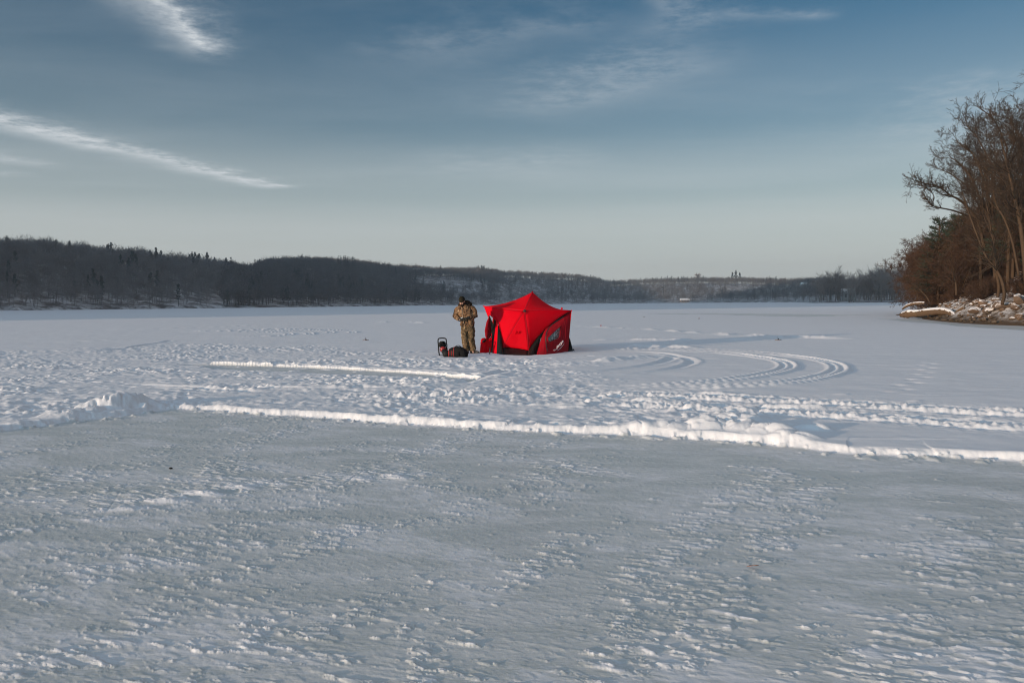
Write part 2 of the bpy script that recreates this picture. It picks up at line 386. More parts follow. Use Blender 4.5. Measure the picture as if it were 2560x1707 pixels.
    for rw in rib_rows:
        dq, sq, _ = seg_dist(X + .12 * pn(X * 2, Y * 2, 85), Y + .12 * pn(X * 2, Y * 2, 86), smooth_line([g(*q, z=0) for q in rw], 4)); near_row = np.maximum(near_row, np.exp(-(dq / .17) ** 2) * (.6 + .6 * pn(sq * .8, sq * 0, 87)))
    e = .62 * fbm(U * 4.2 + .6 * pn(X * 2, Y * 2, 63), Vv * 15 + .8 * pn(U * 1.3, Vv * 1.3, 64), 65, 5, .62) + .40 * rows + .25 * fbm(X * .9, Y * .9, 78, 2) + .72 * near_row - .13
    isl = sst(.34, .50, e); cl1, cl2, clv = worley(U * 12 + .5 * pn(X * 9, Y * 9, 68), Vv * 24, 9)
    crumb = (1 - sst(.18, .40, cl1)) * (clv > .62) * sst(-.1, .35, e)
    grain = fbm(U * 10, Vv * 26, 69, 3)
    hI = isl * (.0042 + .0036 * pn(U * 7, Vv * 18, 70)) + .0048 * crumb + .0018 * sst(-.1, .8, grain) + .0016 * sst(.1, .7, fbm(U * 4, Vv * 9, 71, 4)) * sst(-.5, .2, rows)
    ang = np.arctan2(Y, X)
    drag = smooth_line([g(-40, 1248), g(200, 1185), g(340, 1150), g(520, 1118), g(700, 1100), g(950, 1085)])
    dd, ds, dsd = seg_dist(X, Y, drag); q = dd * dsd
    hook = (.5 + .5 * np.sin(2 * np.pi * (ds / .33 + q * 1.6))) ** 2
    hI = hI + .028 * hook * np.exp(-(q / .13) ** 2) * sst(0, .5, ds) * (.5 + .6 * pn(ds * .9, ds * 0, 77)) * (dd < .6)
    frost = sst(-.35, .55, fbm(U * .9, Vv * 2.0, 72, 4) + .5 * fbm(X * .5, Y * .5, 73, 2))
    frost2 = sst(-.3, .45, fbm(U * 5, Vv * 14, 74, 4))
    Sin = np.clip(.38 * frost + .30 * frost2 * (.4 + .6 * frost) + sst(.003, .011, hI), 0, 1)
    # skate scratches
    rg = rs(15); scr = np.zeros(len(X))
    for k in range(18):
        px0, py0 = rg.uniform(-100, 2450), rg.uniform(1010, 1600) if k > 6 else rg.uniform(1060, 1250)
        c = g(px0, py0); th = rg.uniform(0, 2 * math.pi); cur = rg.uniform(-.5, .5); ln = rg.uniform(.3, 1.3); pts = []
        for q_ in range(9):
            pts.append((c.x, c.y)); c = c + Vector((math.cos(th), math.sin(th), 0)) * ln / 8; th += cur * ln / 8
        P = np.array(pts); lo, hi = P.min(0) - .1, P.max(0) + .1
        m = np.where((X > lo[0]) & (X < hi[0]) & (Y > lo[1]) & (Y < hi[1]))[0]
        if len(m):
            dq, _, _ = seg_dist(X[m], Y[m], pts); scr[m] = np.maximum(scr[m], np.exp(-(dq / .006) ** 2))
    hI = hI * (1 - .6 * scr) - .0012 * scr; Sin = Sin * (1 - .38 * scr)
    face_in = .03 * (sst(.45, .0, d) * sst(.25, .6, fbm(X * 5, Y * 5, 75, 3)))
    Zi = hI + face_in * (edge_h[0] > 0)
    Sin = np.maximum(Sin, sst(.16, .02, d + .08 * pn(X * 4, Y * 4, 76)))
    full = np.zeros(len(keep_[0])); full[kx] = Zi; Zi = full; full = np.ones(len(Zi)); full[kx] = Sin; Sin = full; X, Y, d, _ = keep_
    Z = Zi * (1 - face) + Zo * face
    S = np.maximum(np.where(ins, Sin, 1.0), sst(.02, .15, face))
    # the second, smaller swept strip
    es, ess, esd = seg_dist(wx, wy, strip_edge); i2 = inside(wx, wy, strip)
    m = out
    Z = np.where(m & i2, .006 + .02 * sst(.45, .8, fbm(X * 1.4, Y * 2.4, 81, 3)), Z); S = np.where(m & i2, np.maximum(.25, sst(.4, .6, fbm(X * 1.4, Y * 2.4, 81, 3))), S)
    Z = np.where(m & ~i2, Z + .052 * sst(-.1, .30, es + .10 * fbm(X * 2.3, Y * 2.3, 83, 2)) * np.exp(-np.maximum(es - .2, 0) / .30) * (1 + .5 * pn(ess * .7, ess * 0, 82) + .3 * fbm(X * 1.9, Y * 1.9, 84, 2)) * (es < 1.5) * (ess > .1), Z)
    heap_id = np.where(np.hypot(X + 5.9, Y - 12.0) < 2.2, 1, 0); hr = g(1690, 995); heap_id = np.where((np.abs(X - hr.x) < 1.25) & (np.abs(Y - hr.y) < 1.1), 2, heap_id)
    part = np.zeros(len(X), np.int8)
    part[(face > .03) & (d < .42)] = 3
    k = (hp > .015) & (face > .03) & (heap_id > 0); part[k] = heap_id[k]
    k = m & ~i2 & (es < .50) & (ess > .1) & (ess < strip_len - .05) & (part == 0); part[k] = 4
    full_part[i] = part
    z[i] = Z; snow[i] = S
    # far, bare patches of wind-swept ice
    def icepatch(poly, soft=1.0):
        P = np.array([p[:2] for p in poly]); lo, hi = P.min(0) - 6, P.max(0) + 6
        m = np.where((x > lo[0]) & (x < hi[0]) & (y > lo[1]) & (y < hi[1]))[0]
        if len(m):
            k = inside(x[m] + soft * pn(x[m] * .3, y[m] * .3, 91), y[m] + 2 * soft * pn(x[m] * .3, y[m] * .3, 92), poly)
            snow[m] = np.where(k, .22 + .2 * pn(x[m] * .5, y[m] * .2, 93), snow[m]); z[m] = np.where(k, .01, z[m])
    icepatch([g(1470, 719.5), g(1700, 720), g(1900, 722), g(2010, 723.5), g(1900, 726), g(1840, 728), g(1740, 726), g(1650, 723), g(1500, 721)], 2)
    icepatch([g(2010, 732.5), g(2140, 731), g(2240, 735), g(2352, 743), g(2600, 757), g(2600, 773), g(2352, 759), g(2230, 751), g(2150, 744), g(2060, 737)], .5)
    return z, snow, full_part
th = np.concatenate([np.linspace(-42, 42, 1280), np.linspace(42, 318, 74)[1:-1]]) * math.pi / 180
kk = [CAM_H * 796.4 / r for r in (2.35, 7, 15.5, 24, 60, 900)]
rr = np.concatenate([[.25, .6, 1.0, 1.4, 1.75, 2.05], CAM_H * 796.4 / np.arange(kk[0], kk[1], -.85), CAM_H * 796.4 / np.arange(kk[1], kk[2], -.40), CAM_H * 796.4 / np.arange(kk[2], kk[3], -.16), CAM_H * 796.4 / np.arange(kk[3], kk[4], -.26), CAM_H * 796.4 / np.arange(kk[4], kk[5], -.2), np.geomspace(960, 6500, 9)])
TH, RR = np.meshgrid(th, rr); gx, gy = (np.sin(TH) * RR).ravel(), (np.cos(TH) * RR).ravel()
gz, gs, gp_ = build_heights(gx, gy)
gz = np.where(np.hypot(gx, gy) > 900, 0.0, gz)
nt, nr = len(th), len(rr)
ii, jj = np.meshgrid(np.arange(nr - 1), np.arange(nt), indexing='ij'); j2 = (jj + 1) % nt
GF = np.stack([ii * nt + jj, ii * nt + j2, (ii + 1) * nt + j2, (ii + 1) * nt + jj], -1).reshape(-1, 4)[:, ::-1]
V = np.stack([gx, gy, gz], -1); V = np.concatenate([V, [[0, 0, .03]]]); c0 = len(V) - 1
tri = np.stack([np.full(nt, c0), (np.arange(nt) + 1) % nt, np.arange(nt)], -1)
def lake_height(x, y):                          # height of the sheet under a point
    return float(build_heights(np.array([float(x)]), np.array([float(y)]))[0][0])

t = NT('snow_and_ice'); sn = t.attr('snow'); geo = t.n('ShaderNodeNewGeometry').outputs['Position']
mp = t.n('ShaderNodeMapping'); mp.inputs['Rotation'].default_value = (0, 0, .40); mp.inputs['Scale'].default_value = (1, 3.2, 1); t.l(geo, mp.inputs[0])
an = mp.outputs[0]
n1 = t.noise(6, 6, .65, an); n2 = t.noise(1.1, 4, .6, an); n3 = t.noise(40, 4, .6, geo); n4 = t.noise(22, 5, .7, an); n5 = t.noise(140, 2, .6, geo)
ice = t.mix(t.ramp(n1, [(.35, 0), (.65, 1)]), (.58, .605, .585), (.72, .735, .72))
ice = t.mix(t.ramp(n2, [(.42, 1), (.58, 0)]), ice, (.52, .555, .535))
ice = t.mix(t.ramp(n4, [(.46, 0), (.62, .9)]), ice, (.62, .65, .67))
snc = t.mix(n3, (.74, .765, .80), (.84, .855, .875))
sm = t.math('ADD', sn, t.math('MULTIPLY', t.math('SUBTRACT', n4, .5), .55)); sm = t.ramp(sm, [(.18, 0), (.85, 1)])
t.set(t.mix(sm, ice, snc), t.math('ADD', .42, t.math('MULTIPLY', sm, .3)), .35)
t.bump(t.math('ADD', t.math('MULTIPLY', n3, .7), t.math('ADD', t.math('MULTIPLY', n4, .8), t.math('MULTIPLY', n5, .25))), .22, .012)
gs = np.concatenate([gs, [.5]]); fp_ = gp_[GF]; fid = np.where((fp_ > 0).all(1), fp_.min(1), 0)
lake = link('frozen_lake', mesh_np('frozen_lake', V, [GF[fid == 0], tri], t.m, True, {'snow': gs}))
for k_, nm_, cat_, lab_ in ((1, 'snow_heap', 'snow heap', 'shaded heap of shovelled snow at the left corner of the swept ice'), (2, 'snow_heap', 'snow heap', 'long bright heap of snow chunks at the edge of the swept ice, right of centre'),
                            (3, 'snow_bank', 'snow bank', 'thin low bank of shovelled snow running along the edge of the large swept ice'), (4, 'snow_bank', 'snow bank', 'low straight snow ridge beside the narrow swept strip left of the tent')):
    f_ = GF[fid == k_]
    if len(f_):
        u_, inv = np.unique(f_, return_inverse=True); tag(link(nm_, mesh_np(nm_, V[u_], inv.reshape(-1, 4), t.m, True, {'snow': gs[u_]})), lab_, cat_)
tag(lake, 'snow covered frozen lake with a swept patch of grey ice in front', 'frozen lake', kind='structure')
# ------------------------------------------------------------------ the far shore: wooded bluffs in one terrain, azimuths given by picture columns of the photograph
def lut(tab): xs = [a for a, b in tab]; ys = [b for a, b in tab]; return lambda p: np.interp(p, xs, ys)
shoreD = lut([(-900, 280), (-300, 315), (0, 352), (459, 436), (690, 500), (900, 600), (1200, 850), (1450, 1100), (1600, 1250), (1850, 1050), (1985, 900), (2035, 540), (2300, 490), (2700, 480)])
crestD = lut([(-900, 400), (-300, 450), (0, 520), (450, 610), (610, 720), (700, 860), (900, 1020), (1200, 1300), (1450, 1600), (1600, 1750), (1900, 1500), (2300, 1300), (2700, 1300)])
skyY = lut([(x * K, y * K) for x, y in [(-800, 560), (-300, 548), (0, 553), (100, 560), (200, 568), (300, 577), (400, 590), (480, 600), (540, 613), (575, 622), (615, 605), (700, 601), (800, 605), (900, 616),
            (1000, 619), (1100, 621), (1200, 627), (1300, 633), (1350, 639), (1400, 649), (1450, 646), (1550, 641), (1650, 641), (1700, 641), (1800, 644), (1880, 649), (1950, 652), (2100, 655), (2500, 660)]])
TREE_H = lut([(-900, 11.5), (560, 11.5), (700, 10), (2700, 9.5)])
def crestZ(p): return CAM_H + (horizon(p) - skyY(p)) / FPX * crestD(p) - TREE_H(p) * .92
def hill_z(p, t):
    C = crestZ(p); k = np.clip(t, 0, 1)
    prof = .62 * sst(0, .75, k) + .38 * k
    z = 1.2 * sst(0, .03, t) + (C - 1.2) * prof + 1.4 * pn(p * .012, t * 3.0, 101) * sst(.05, .4, t) + 2.0 * pn(p * .004, t * 1.3, 102) * sst(.1, .5, t) * (t < 1)
    return np.where(t < 0, -1.5, z) - np.where(t > 1, (t - 1) * 14, 0)
def hill_xy(p, t):
    D = shoreD(p) + (crestD(p) - shoreD(p)) * t + 9 * pn(p * .02, p * 0, 103) * (1 - np.clip(t, 0, 1))
    # columns to azimuth on the ground plane, D is the depth along y
    dx = (p - 1280) / FPX
    return dx * D, D
pc = np.arange(-900, 2701, 9.0); tc = np.concatenate([[-.02, 0, .008, .02, .035, .06], np.linspace(.1, 1.0, 22), [1.15, 1.4, 1.9]])
Pm, Tm = np.meshgrid(pc, tc); hx, hy = hill_xy(Pm.ravel(), Tm.ravel()); hz = hill_z(Pm.ravel(), Tm.ravel())
npc = len(pc); ii, jj = np.meshgrid(np.arange(len(tc) - 1), np.arange(npc - 1), indexing='ij')
HF = np.stack([ii * npc + jj, ii * npc + jj + 1, (ii + 1) * npc + jj + 1, (ii + 1) * npc + jj], -1).reshape(-1, 4)
t = NT('hill_snow'); p_ = t.n('ShaderNodeNewGeometry').outputs['Position']
nn = t.noise(.10, 6, .7, p_); n2 = t.noise(.5, 3, .6, p_)
t.set(t.mix(t.ramp(t.math('ADD', nn, t.math('MULTIPLY', n2, .3)), [(.51, 0), (.73, 1)]), (.66, .68, .71), (.09, .08, .075)), .8, .2); t.bump(n2, .6, .6)
hills = link('hills', mesh_np('hills', np.stack([hx, hy, hz], -1), HF, t.m, True)); tag(hills, 'long wooded snowy bluffs along the far shore', 'hills', kind='structure')

# ---- tree templates for the far woods (cheap: a stem, limbs and loose twig slivers)
def sliver(P, D, L, Wd, rng):                   # quads along D
    n = len(P); s = rng.normal(size=(n, 3)); s -= D * (s * D).sum(1, keepdims=True); s /= np.linalg.norm(s, axis=1, keepdims=True)
    w = s * Wd[:, None] / 2; e = P + D * L[:, None]
    V = np.stack([P - w, P + w, e + w * .35, e - w * .35], 1); return V.reshape(-1, 3), np.arange(n * 4).reshape(-1, 4)
def prism(a, b, r0, r1, k=3):
    T = Tubes()
    for q in zip(a, b, r0, r1): T.add(*q)
    return T.arrays(k)
def far_bare(seed, h=13, w=4.2, ntw=150, tw=.10, trunk=.16, stems=1):
    rng = rs(seed); A, B, r0, r1 = [], [], [], []
    tips = []
    for s_ in range(stems):
        top = np.array([rng.normal() * .7, rng.normal() * .7, h * rng.uniform(.58, .72)]); base = np.array([rng.normal() * .3 * (stems > 1), rng.normal() * .3 * (stems > 1), -.6])
        A += [base, (base + top) / 2]; B += [(base + top) / 2, top]; r0 += [trunk, trunk * .7]; r1 += [trunk * .7, trunk * .25]
        for k in range(9):
            f = rng.uniform(.32, .98); p = base + (top - base) * f; a = rng.uniform(0, 6.28); l = h * rng.uniform(.20, .36) * (1.2 - .35 * f); el = rng.uniform(.25, 1.25)
            q = p + l * np.array([math.cos(a) * math.cos(el), math.sin(a) * math.cos(el), math.sin(el)]); q[:2] = np.clip(q[:2], -w, w)
            A.append(p); B.append(q); r0.append(trunk * .45); r1.append(trunk * .14); tips.append((p, q))
        tips.append((top - [0, 0, 2], top))
    V1, F1 = prism(A, B, r0, r1)
    tp = np.array([t_[0] for t_ in tips]); tq = np.array([t_[1] for t_ in tips]); ix = rng.randint(0, len(tips), ntw); f = rng.uniform(.25, 1.05, ntw)[:, None]
    P = tp[ix] + (tq - tp)[ix] * f; D = (tq - tp)[ix]; D /= np.linalg.norm(D, axis=1, keepdims=True); D = D + rng.normal(size=(ntw, 3)) * .75 + [0, 0, .25]; D /= np.linalg.norm(D, axis=1, keepdims=True)
    V2, F2 = sliver(P, D, rng.uniform(.7, 2.0, ntw) * h / 13, rng.uniform(.5, 1.3, ntw) * tw, rng)
    return V1, F1, V2, F2
def far_round(seed, h=13, w=4.0, n=120, tw=.16, trunk=.15):
    rng = rs(seed); V1, F1 = prism([np.array([0, 0, -.6])], [np.array([rng.normal() * .4, rng.normal() * .4, h * .72])], [trunk], [trunk * .3])
    D = rng.normal(size=(n, 3)); D /= np.linalg.norm(D, axis=1, keepdims=True); r_ = rng.rand(n) ** .45
    P = D * r_[:, None] * np.array([w, w, h * .36]) * .80 + [0, 0, h * .60]; P += rng.normal(size=P.shape) * .3
    Q = D * [1, 1, .8] + rng.normal(size=D.shape) * .45 + [0, 0, .35]; Q /= np.linalg.norm(Q, axis=1, keepdims=True)
    V2, F2 = sliver(P, Q, rng.uniform(.8, 2.2, n), rng.uniform(.5, 1.4, n) * tw, rng); return V1, F1, V2, F2
def far_pine(seed, h=14, w=2.6, n=170, low=.25):
    rng = rs(seed); V1, F1 = prism([np.array([0, 0, -.5])], [np.array([0, 0, h * .97])], [.22], [.04])
    f = low + (1 - low) * rng.rand(n) ** .8; a = rng.uniform(0, 6.28, n); lay = .6 + .4 * np.sin(f * 26 + seed)
    rad = w * ((1 - f) / (1 - low)) ** .7 * lay * rng.uniform(.3, 1, n) + .1
    P = np.stack([np.cos(a) * rad * .5, np.sin(a) * rad * .5, f * h], 1); D = np.stack([np.cos(a), np.sin(a), rng.uniform(-.35, .45, n)], 1); D /= np.linalg.norm(D, axis=1, keepdims=True)
    V2, F2 = sliver(P, D, rad * .6 + .5, rng.uniform(.35, .9, n), rng); return V1, F1, V2, F2
def scatter(temps, which, X, Y, Z, sc, rot, tint):
    Vs, Fs, Cs = [], [], []; off = 0
    for k, (V1, F1, V2, F2) in enumerate(temps):
        m = np.where(which == k)[0]
        if not len(m): continue
        T = np.concatenate([V1, V2]); F = np.concatenate([np.pad(F1, ((0, 0), (0, 0))), F2 + len(V1)])
        c, s = np.cos(rot[m])[:, None], np.sin(rot[m])[:, None]; S = sc[m][:, None]
        x = (T[None, :, 0] * c - T[None, :, 1] * s) * S + X[m][:, None]; y = (T[None, :, 0] * s + T[None, :, 1] * c) * S + Y[m][:, None]; z = T[None, :, 2] * S + Z[m][:, None]
        Vs.append(np.stack([x, y, z], -1).reshape(-1, 3)); n = len(T)
        Fs.append((np.arange(len(m))[:, None, None] * n + F[None] + off).reshape(-1, 4)); off += len(m) * n
        Cs.append(np.repeat(tint[m], n, 0))
    return np.concatenate(Vs), np.concatenate(Fs), np.concatenate(Cs)
def bark_far():
    t = NT('far_bark'); c = t.attr('tint', 0); t.set(c, .9, .1); return t.m
m_far = bark_far()
temps_near = [far_bare(k, ntw=165, tw=.12, h=12 + k % 3, stems=1 + (k % 3 == 0)) for k in range(3)] + [far_round(k, 12 + k % 3, 3.6 + .3 * (k % 3), 170, .13) for k in range(4)] + [far_pine(20 + k, n=150) for k in range(3)]
temps_far = [far_round(40 + k, 12.5 + .5 * (k % 3), 4.2, 75, .30, .2) for k in range(5)] + [far_pine(60 + k, n=80, w=3) for k in range(2)]
clear = [(1040, 657, 85, 12, .96), (1000, 647, 60, 6, .98), (1140, 676, 120, 18, .72), (1300, 690, 60, 9, .4), (1643, 666, 22, 6, .95), (1700, 668, 34, 9, .8), (1570, 684, 80, 6, .3), (1100, 690, 60, 10, .4), (300, 690, 320, 9, .35), (580, 690, 140, 9, .4)]
def sample(n, p0, p1, seed):
    rng = rs(seed); p = rng.uniform(p0, p1, n * 3); t = rng.uniform(.015, 1.03, n * 3)
    x, y = hill_xy(p, t); z = hill_z(p, t)
    px, py = p / K, (horizon(p) - (z - CAM_H) / y * FPX) / K
    keep = np.ones(len(p), bool)
    for cx, cy, a, b, pr in clear: keep &= ~((((px - cx) / a) ** 2 + ((py - cy) / b) ** 2 < 1) & (rng.rand(len(p)) < pr))
    keep &= rng.rand(len(p)) < np.where(p > 560, np.where(t < .06, .7, 1.0), np.where(t < .10, .38, np.where(t < .3, .75, 1.0)))
    ix = np.where(keep)[0][:n]; return p[ix], t[ix], x[ix], y[ix], z[ix], rng
Vs, Fs, Cs = [], [], []; off = 0
for n, p0, p1, temps, nb, seed in ((3100, -260, 640, temps_near, 7, 1), (5600, 560, 1250, temps_far, 5, 2), (5800, 1150, 2330, temps_far, 5, 3)):
    p, t_, x, y, z, rng = sample(n, p0, p1, seed)
    con = sst(.12, .38, pn(p * .018, t_ * 4, 111) - .05)
    is_p = rng.rand(n) < con * .22 * (t_ < .86); which = np.where(is_p, nb + rng.randint(0, len(temps) - nb, n), rng.randint(0, nb, n))
    sc = rng.uniform(.72, 1.12, n) * np.where(is_p, 1.02, 1.0) * (.86 + .2 * sst(.2, .9, t_))
    v = rng.uniform(.7, 1.3, n)[:, None] * (.66 if p0 > 0 else 1.18); warm = rng.rand(n)[:, None] * .8  # farther woods darkened in their tint to extend the shade
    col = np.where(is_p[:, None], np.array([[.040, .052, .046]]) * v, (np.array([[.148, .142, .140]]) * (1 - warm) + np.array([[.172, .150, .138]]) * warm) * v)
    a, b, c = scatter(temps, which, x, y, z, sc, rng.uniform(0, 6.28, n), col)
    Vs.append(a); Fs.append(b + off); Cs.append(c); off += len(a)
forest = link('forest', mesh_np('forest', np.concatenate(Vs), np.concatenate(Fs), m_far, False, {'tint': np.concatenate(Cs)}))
tag(forest, 'grey bare woods with dark conifers covering the far bluffs', 'forest', kind='stuff')

# unseen ridge added left of frame, keeps low sun off the far shore
ys = np.linspace(-190, 640, 60); us = np.linspace(-1, 1, 25); YY, UU = np.meshgrid(ys, us); yy, uu = YY.ravel(), UU.ravel()
hh = 150 * (1 - uu ** 2) ** .8 * sst(-190, -85, yy) * sst(640, 520, yy) + 7 * fbm(yy * .03, uu * 3, 131, 4)
xx = -470 - .10 * yy + uu * 120
ii, jj = np.meshgrid(np.arange(24), np.arange(59), indexing='ij')
hl2 = link('hills', mesh_np('hills', np.stack([xx, yy, hh - 2], -1), np.stack([ii * 60 + jj, ii * 60 + jj + 1, (ii + 1) * 60 + jj + 1, (ii + 1) * 60 + jj], -1).reshape(-1, 4), hills.data.materials[0], True))
tag(hl2, 'unseen high bluff added beyond the left frame edge to shade the far shore', 'hills', kind='structure')
# ------------------------------------------------------------------ the near bank on the right: terrain, rocks, driftwood, trees
shore = smooth_line([(27, -40), (28.5, 0), (29.5, 25), (30.2, 38), (29.9, 46.6), (29.6, 50.5), (31.4, 58.5), (34.8, 68), (37.6, 77), (41, 85), (51, 97), (70, 125), (108, 195), (170, 310), (260, 470)], 6)
SHP = np.array(shore); SHL = np.concatenate([[0], np.cumsum(np.linalg.norm(np.diff(SHP, axis=0), axis=1))])
def bank_frame(s):                              # point on the shoreline and the inland direction
    x = np.interp(s, SHL, SHP[:, 0]); y = np.interp(s, SHL, SHP[:, 1])
    x2 = np.interp(s + 3, SHL, SHP[:, 0]) - np.interp(s - 3, SHL, SHP[:, 0]); y2 = np.interp(s + 3, SHL, SHP[:, 1]) - np.interp(s - 3, SHL, SHP[:, 1])
    l = np.hypot(x2, y2); return x, y, y2 / l, -x2 / l
def bank_z(x, y, t):
    base = .05 + 1.75 * sst(-.2, 3.4, t) + np.maximum(t - 2.0, 0) * .42 * sst(2, 6, t) + np.maximum(t - 9, 0) * .22
    base = 15 * (1 - np.exp(-base / 15))
    low = 1 - .55 * sst(66, 76, y) * sst(120, 80, y)
    base = base * np.where(t < 12, low, low * .5 + .5) * (1 - .8 * sst(95, 140, y))
    return np.where(t < 0, -.3, base + .22 * fbm(x * .35, y * .35, 121, 3) * sst(0, 2, t) + .10 * fbm(x * 1.3, y * 1.3, 122, 3) * sst(0, 1, t) + .7 * fbm(x * .07, y * .07, 123, 2) * sst(4, 14, t))
sgr = np.concatenate([np.arange(0, 60, 2.0), np.arange(60, 150, .5), np.arange(150, 260, 3.0), np.arange(260, SHL[-1], 14.0)])
tgr = np.concatenate([[-.6], np.arange(0, 12, .35), np.arange(12, 30, 1.5), [32, 38, 46, 60, 80]])
Sg, Tg = np.meshgrid(sgr, tgr); x0, y0, nx, ny = bank_frame(Sg.ravel()); T_ = Tg.ravel()
bx, by = x0 + nx * T_, y0 + ny * T_; bz = bank_z(bx, by, T_); n_s = len(sgr)
ii, jj = np.meshgrid(np.arange(len(tgr) - 1), np.arange(n_s - 1), indexing='ij')
BF = np.stack([ii * n_s + jj, (ii + 1) * n_s + jj, (ii + 1) * n_s + jj + 1, ii * n_s + jj + 1], -1).reshape(-1, 4)
t = NT('bank_ground'); gp = t.n('ShaderNodeNewGeometry'); P_ = gp.outputs['Position']
a1 = t.noise(.9, 6, .7, P_); a2 = t.noise(4, 5, .6, P_); szz = t.n('ShaderNodeSeparateXYZ'); t.l(P_, szz.inputs[0])
soil = t.mix(a2, (.035, .026, .018), (.13, .085, .05)); hgt = t.ramp(szz.outputs[2], [(.15, 0), (.8, 1)])
msk = t.math('MULTIPLY', t.ramp(t.math('ADD', t.math('MULTIPLY', a1, .7), t.math('MULTIPLY', a2, .35)), [(.42, 1), (.60, 0)]), hgt)
t.set(t.mix(msk, soil, (.76, .745, .74)), .85, .2); t.bump(t.math('ADD', a1, t.math('MULTIPLY', a2, .4)), .7, .25)
bank = link('snowy_bank', mesh_np('snowy_bank', np.stack([bx, by, bz], -1), BF, t.m, True)); tag(bank, 'snowy wooded bank rising from the ice on the right', 'bank', kind='structure')
def bz_at(s, t):
    x, y, nx, ny = bank_frame(np.array([float(s)])); X, Y = x + nx * t, y + ny * t
    return Vector((X[0], Y[0], bank_z(X, Y, np.array([float(t)]))[0]))
def s_of_y(y): return float(np.interp(y, SHP[:, 1], SHL))

# ---- rocks with snow lying on whatever faces up
t = NT('rock_with_snow'); gp = t.n('ShaderNodeNewGeometry'); nz = t.n('ShaderNodeSeparateXYZ'); t.l(gp.outputs['Normal'], nz.inputs[0]); oi = t.n('ShaderNodeObjectInfo').outputs['Random']
q1 = t.noise(3, 6, .65); q2 = t.noise(14, 4)
rk = t.mix(q1, (.05, .036, .026), (.17, .115, .08)); rk = t.mix(t.math('MULTIPLY', oi, .6), rk, (.17, .11, .07)); rk = t.mix(t.ramp(q2, [(.6, 0), (.75, .8)]), rk, (.06, .05, .04))
sm = t.ramp(t.math('ADD', nz.outputs[2], t.math('MULTIPLY', t.math('SUBTRACT', q1, .5), 2.2)), [(.55, 0), (.80, 1)])
t.set(t.mix(sm, rk, (.74, .72, .71)), .85, .2); t.bump(t.math('ADD', q1, t.math('MULTIPLY', q2, .3)), .6, .08); m_rock = t.m
t = NT('dark_wet_rock'); q1 = t.noise(4, 6, .65); t.set(t.mix(q1, (.035, .028, .02), (.14, .095, .06)), .6, .4); t.bump(q1, .6, .08); m_rock2 = t.m
def rock_mesh(seed, mat):
    bm = bmesh.new(); bmesh.ops.create_icosphere(bm, subdivisions=3, radius=.5); rng = rs(seed)
    pl = [(Vector(rng.normal(size=3)).normalized(), rng.uniform(.26, .44)) for _ in range(9)]; sc = (rng.uniform(.8, 1.3), rng.uniform(.7, 1.1), rng.uniform(.5, .8))
    for v in bm.verts:
        for n, d in pl:
            k = v.co.dot(n) - d
            if k > 0: v.co -= n * k * .92
        v.co = Vector((v.co.x * sc[0], v.co.y * sc[1], v.co.z * sc[2]))
    c = np.array([v.co for v in bm.verts]); nn_ = fbm(c[:, 0] * 3 + seed, c[:, 1] * 3 + c[:, 2] * 2, seed, 3) * .035
    for v, k in zip(bm.verts, nn_): v.co *= 1 + k * 2
    return bm_mesh('rock', bm, mat, False)
rockm = [rock_mesh(k, m_rock) for k in range(8)] + [rock_mesh(30 + k, m_rock2) for k in range(3)]
rg = rs(77); sA, sB = s_of_y(38), s_of_y(88)
first_rock = True
def rock(s, t_, size, k, label, group, sink=.22, p=None):
    p = bz_at(s, t_) if p is None else p; o = link('rock', rockm[k]); o.location = (p.x, p.y, p.z + size * .5 * (1 - sink * 2)); sc = size * rg.uniform(.85, 1.15)
    o.scale = (sc, sc * rg.uniform(.8, 1.2), sc * rg.uniform(.75, 1.1)); o.rotation_euler = (rg.uniform(-.3, .3), rg.uniform(-.3, .3), rg.uniform(0, 6.28))
    return tag(o, label, 'rock', group)
SH_ROCK = 'snow capped brown rock in the jumble along the right bank'
def shore_t(x, y):                              # how far inland a point lies
    d, s_, sd = seg_dist(np.array([float(x)]), np.array([float(y)]), [tuple(p) for p in SHP]); return float(-d[0] * sd[0])
def on_bank(px, y_):                            # the bank under column px at depth y_
    x = (px - 1280) / FPX * y_; t_ = shore_t(x, y_); return Vector((x, y_, bank_z(np.array([x]), np.array([y_]), np.array([t_]))[0])), t_
cnt = 0
while cnt < 270:
    px, y_ = rg.uniform(2255, 2610), rg.uniform(45, 84); p, t_ = on_bank(px, y_)
    if t_ < .5 or t_ > 8 or rg.rand() > (1.0 if t_ < 4 else .35): continue
    rock(s_of_y(y_), t_, rg.uniform(.18, .52) * (.55 if px < 2425 else 1.0) * (1.15 if t_ < 3 else .7) * (1.35 if rg.rand() < .15 else 1), rg.randint(0, 8), SH_ROCK, 'snow capped rocks along the right bank', p=p); cnt += 1
cnt = 0
while cnt < 85:
    px, y_ = rg.uniform(2300, 2640), rg.uniform(45, 66); p, t_ = on_bank(px, y_)
    if t_ < -.1 or t_ > 1.1: continue
    rock(0, 0, rg.uniform(.14, .36), 8 + rg.randint(0, 3), 'small dark wet stone at the ice edge below the right bank', 'dark stones at the ice edge', p=p); cnt += 1
def rock_px(px, py, size, k, label):            # the few that stand out, set where the photograph shows them
    best = min(((at(px, py, Y=y_) - bz_at(s_, t_)).length, s_, t_) for y_ in np.arange(44, 74, 1.0) for s_ in (s_of_y(y_),) for t_ in np.arange(.2, 7, .4))
    o = rock(best[1], best[2], size, k, label, None, .15); return o
rock_px(2490, 776, 1.25, 2, 'largest pale snow covered boulder with a peaked top on the right bank')
rock_px(2445, 764, .95, 5, 'blocky brown boulder with a flat snow cap beside the driftwood log')
rock_px(2424, 780, .9, 1, 'square brown boulder standing over the black stones at the root of the log')
rock_px(2545, 766, .9, 4, 'rounded snowy boulder by the right edge above the dark stones')

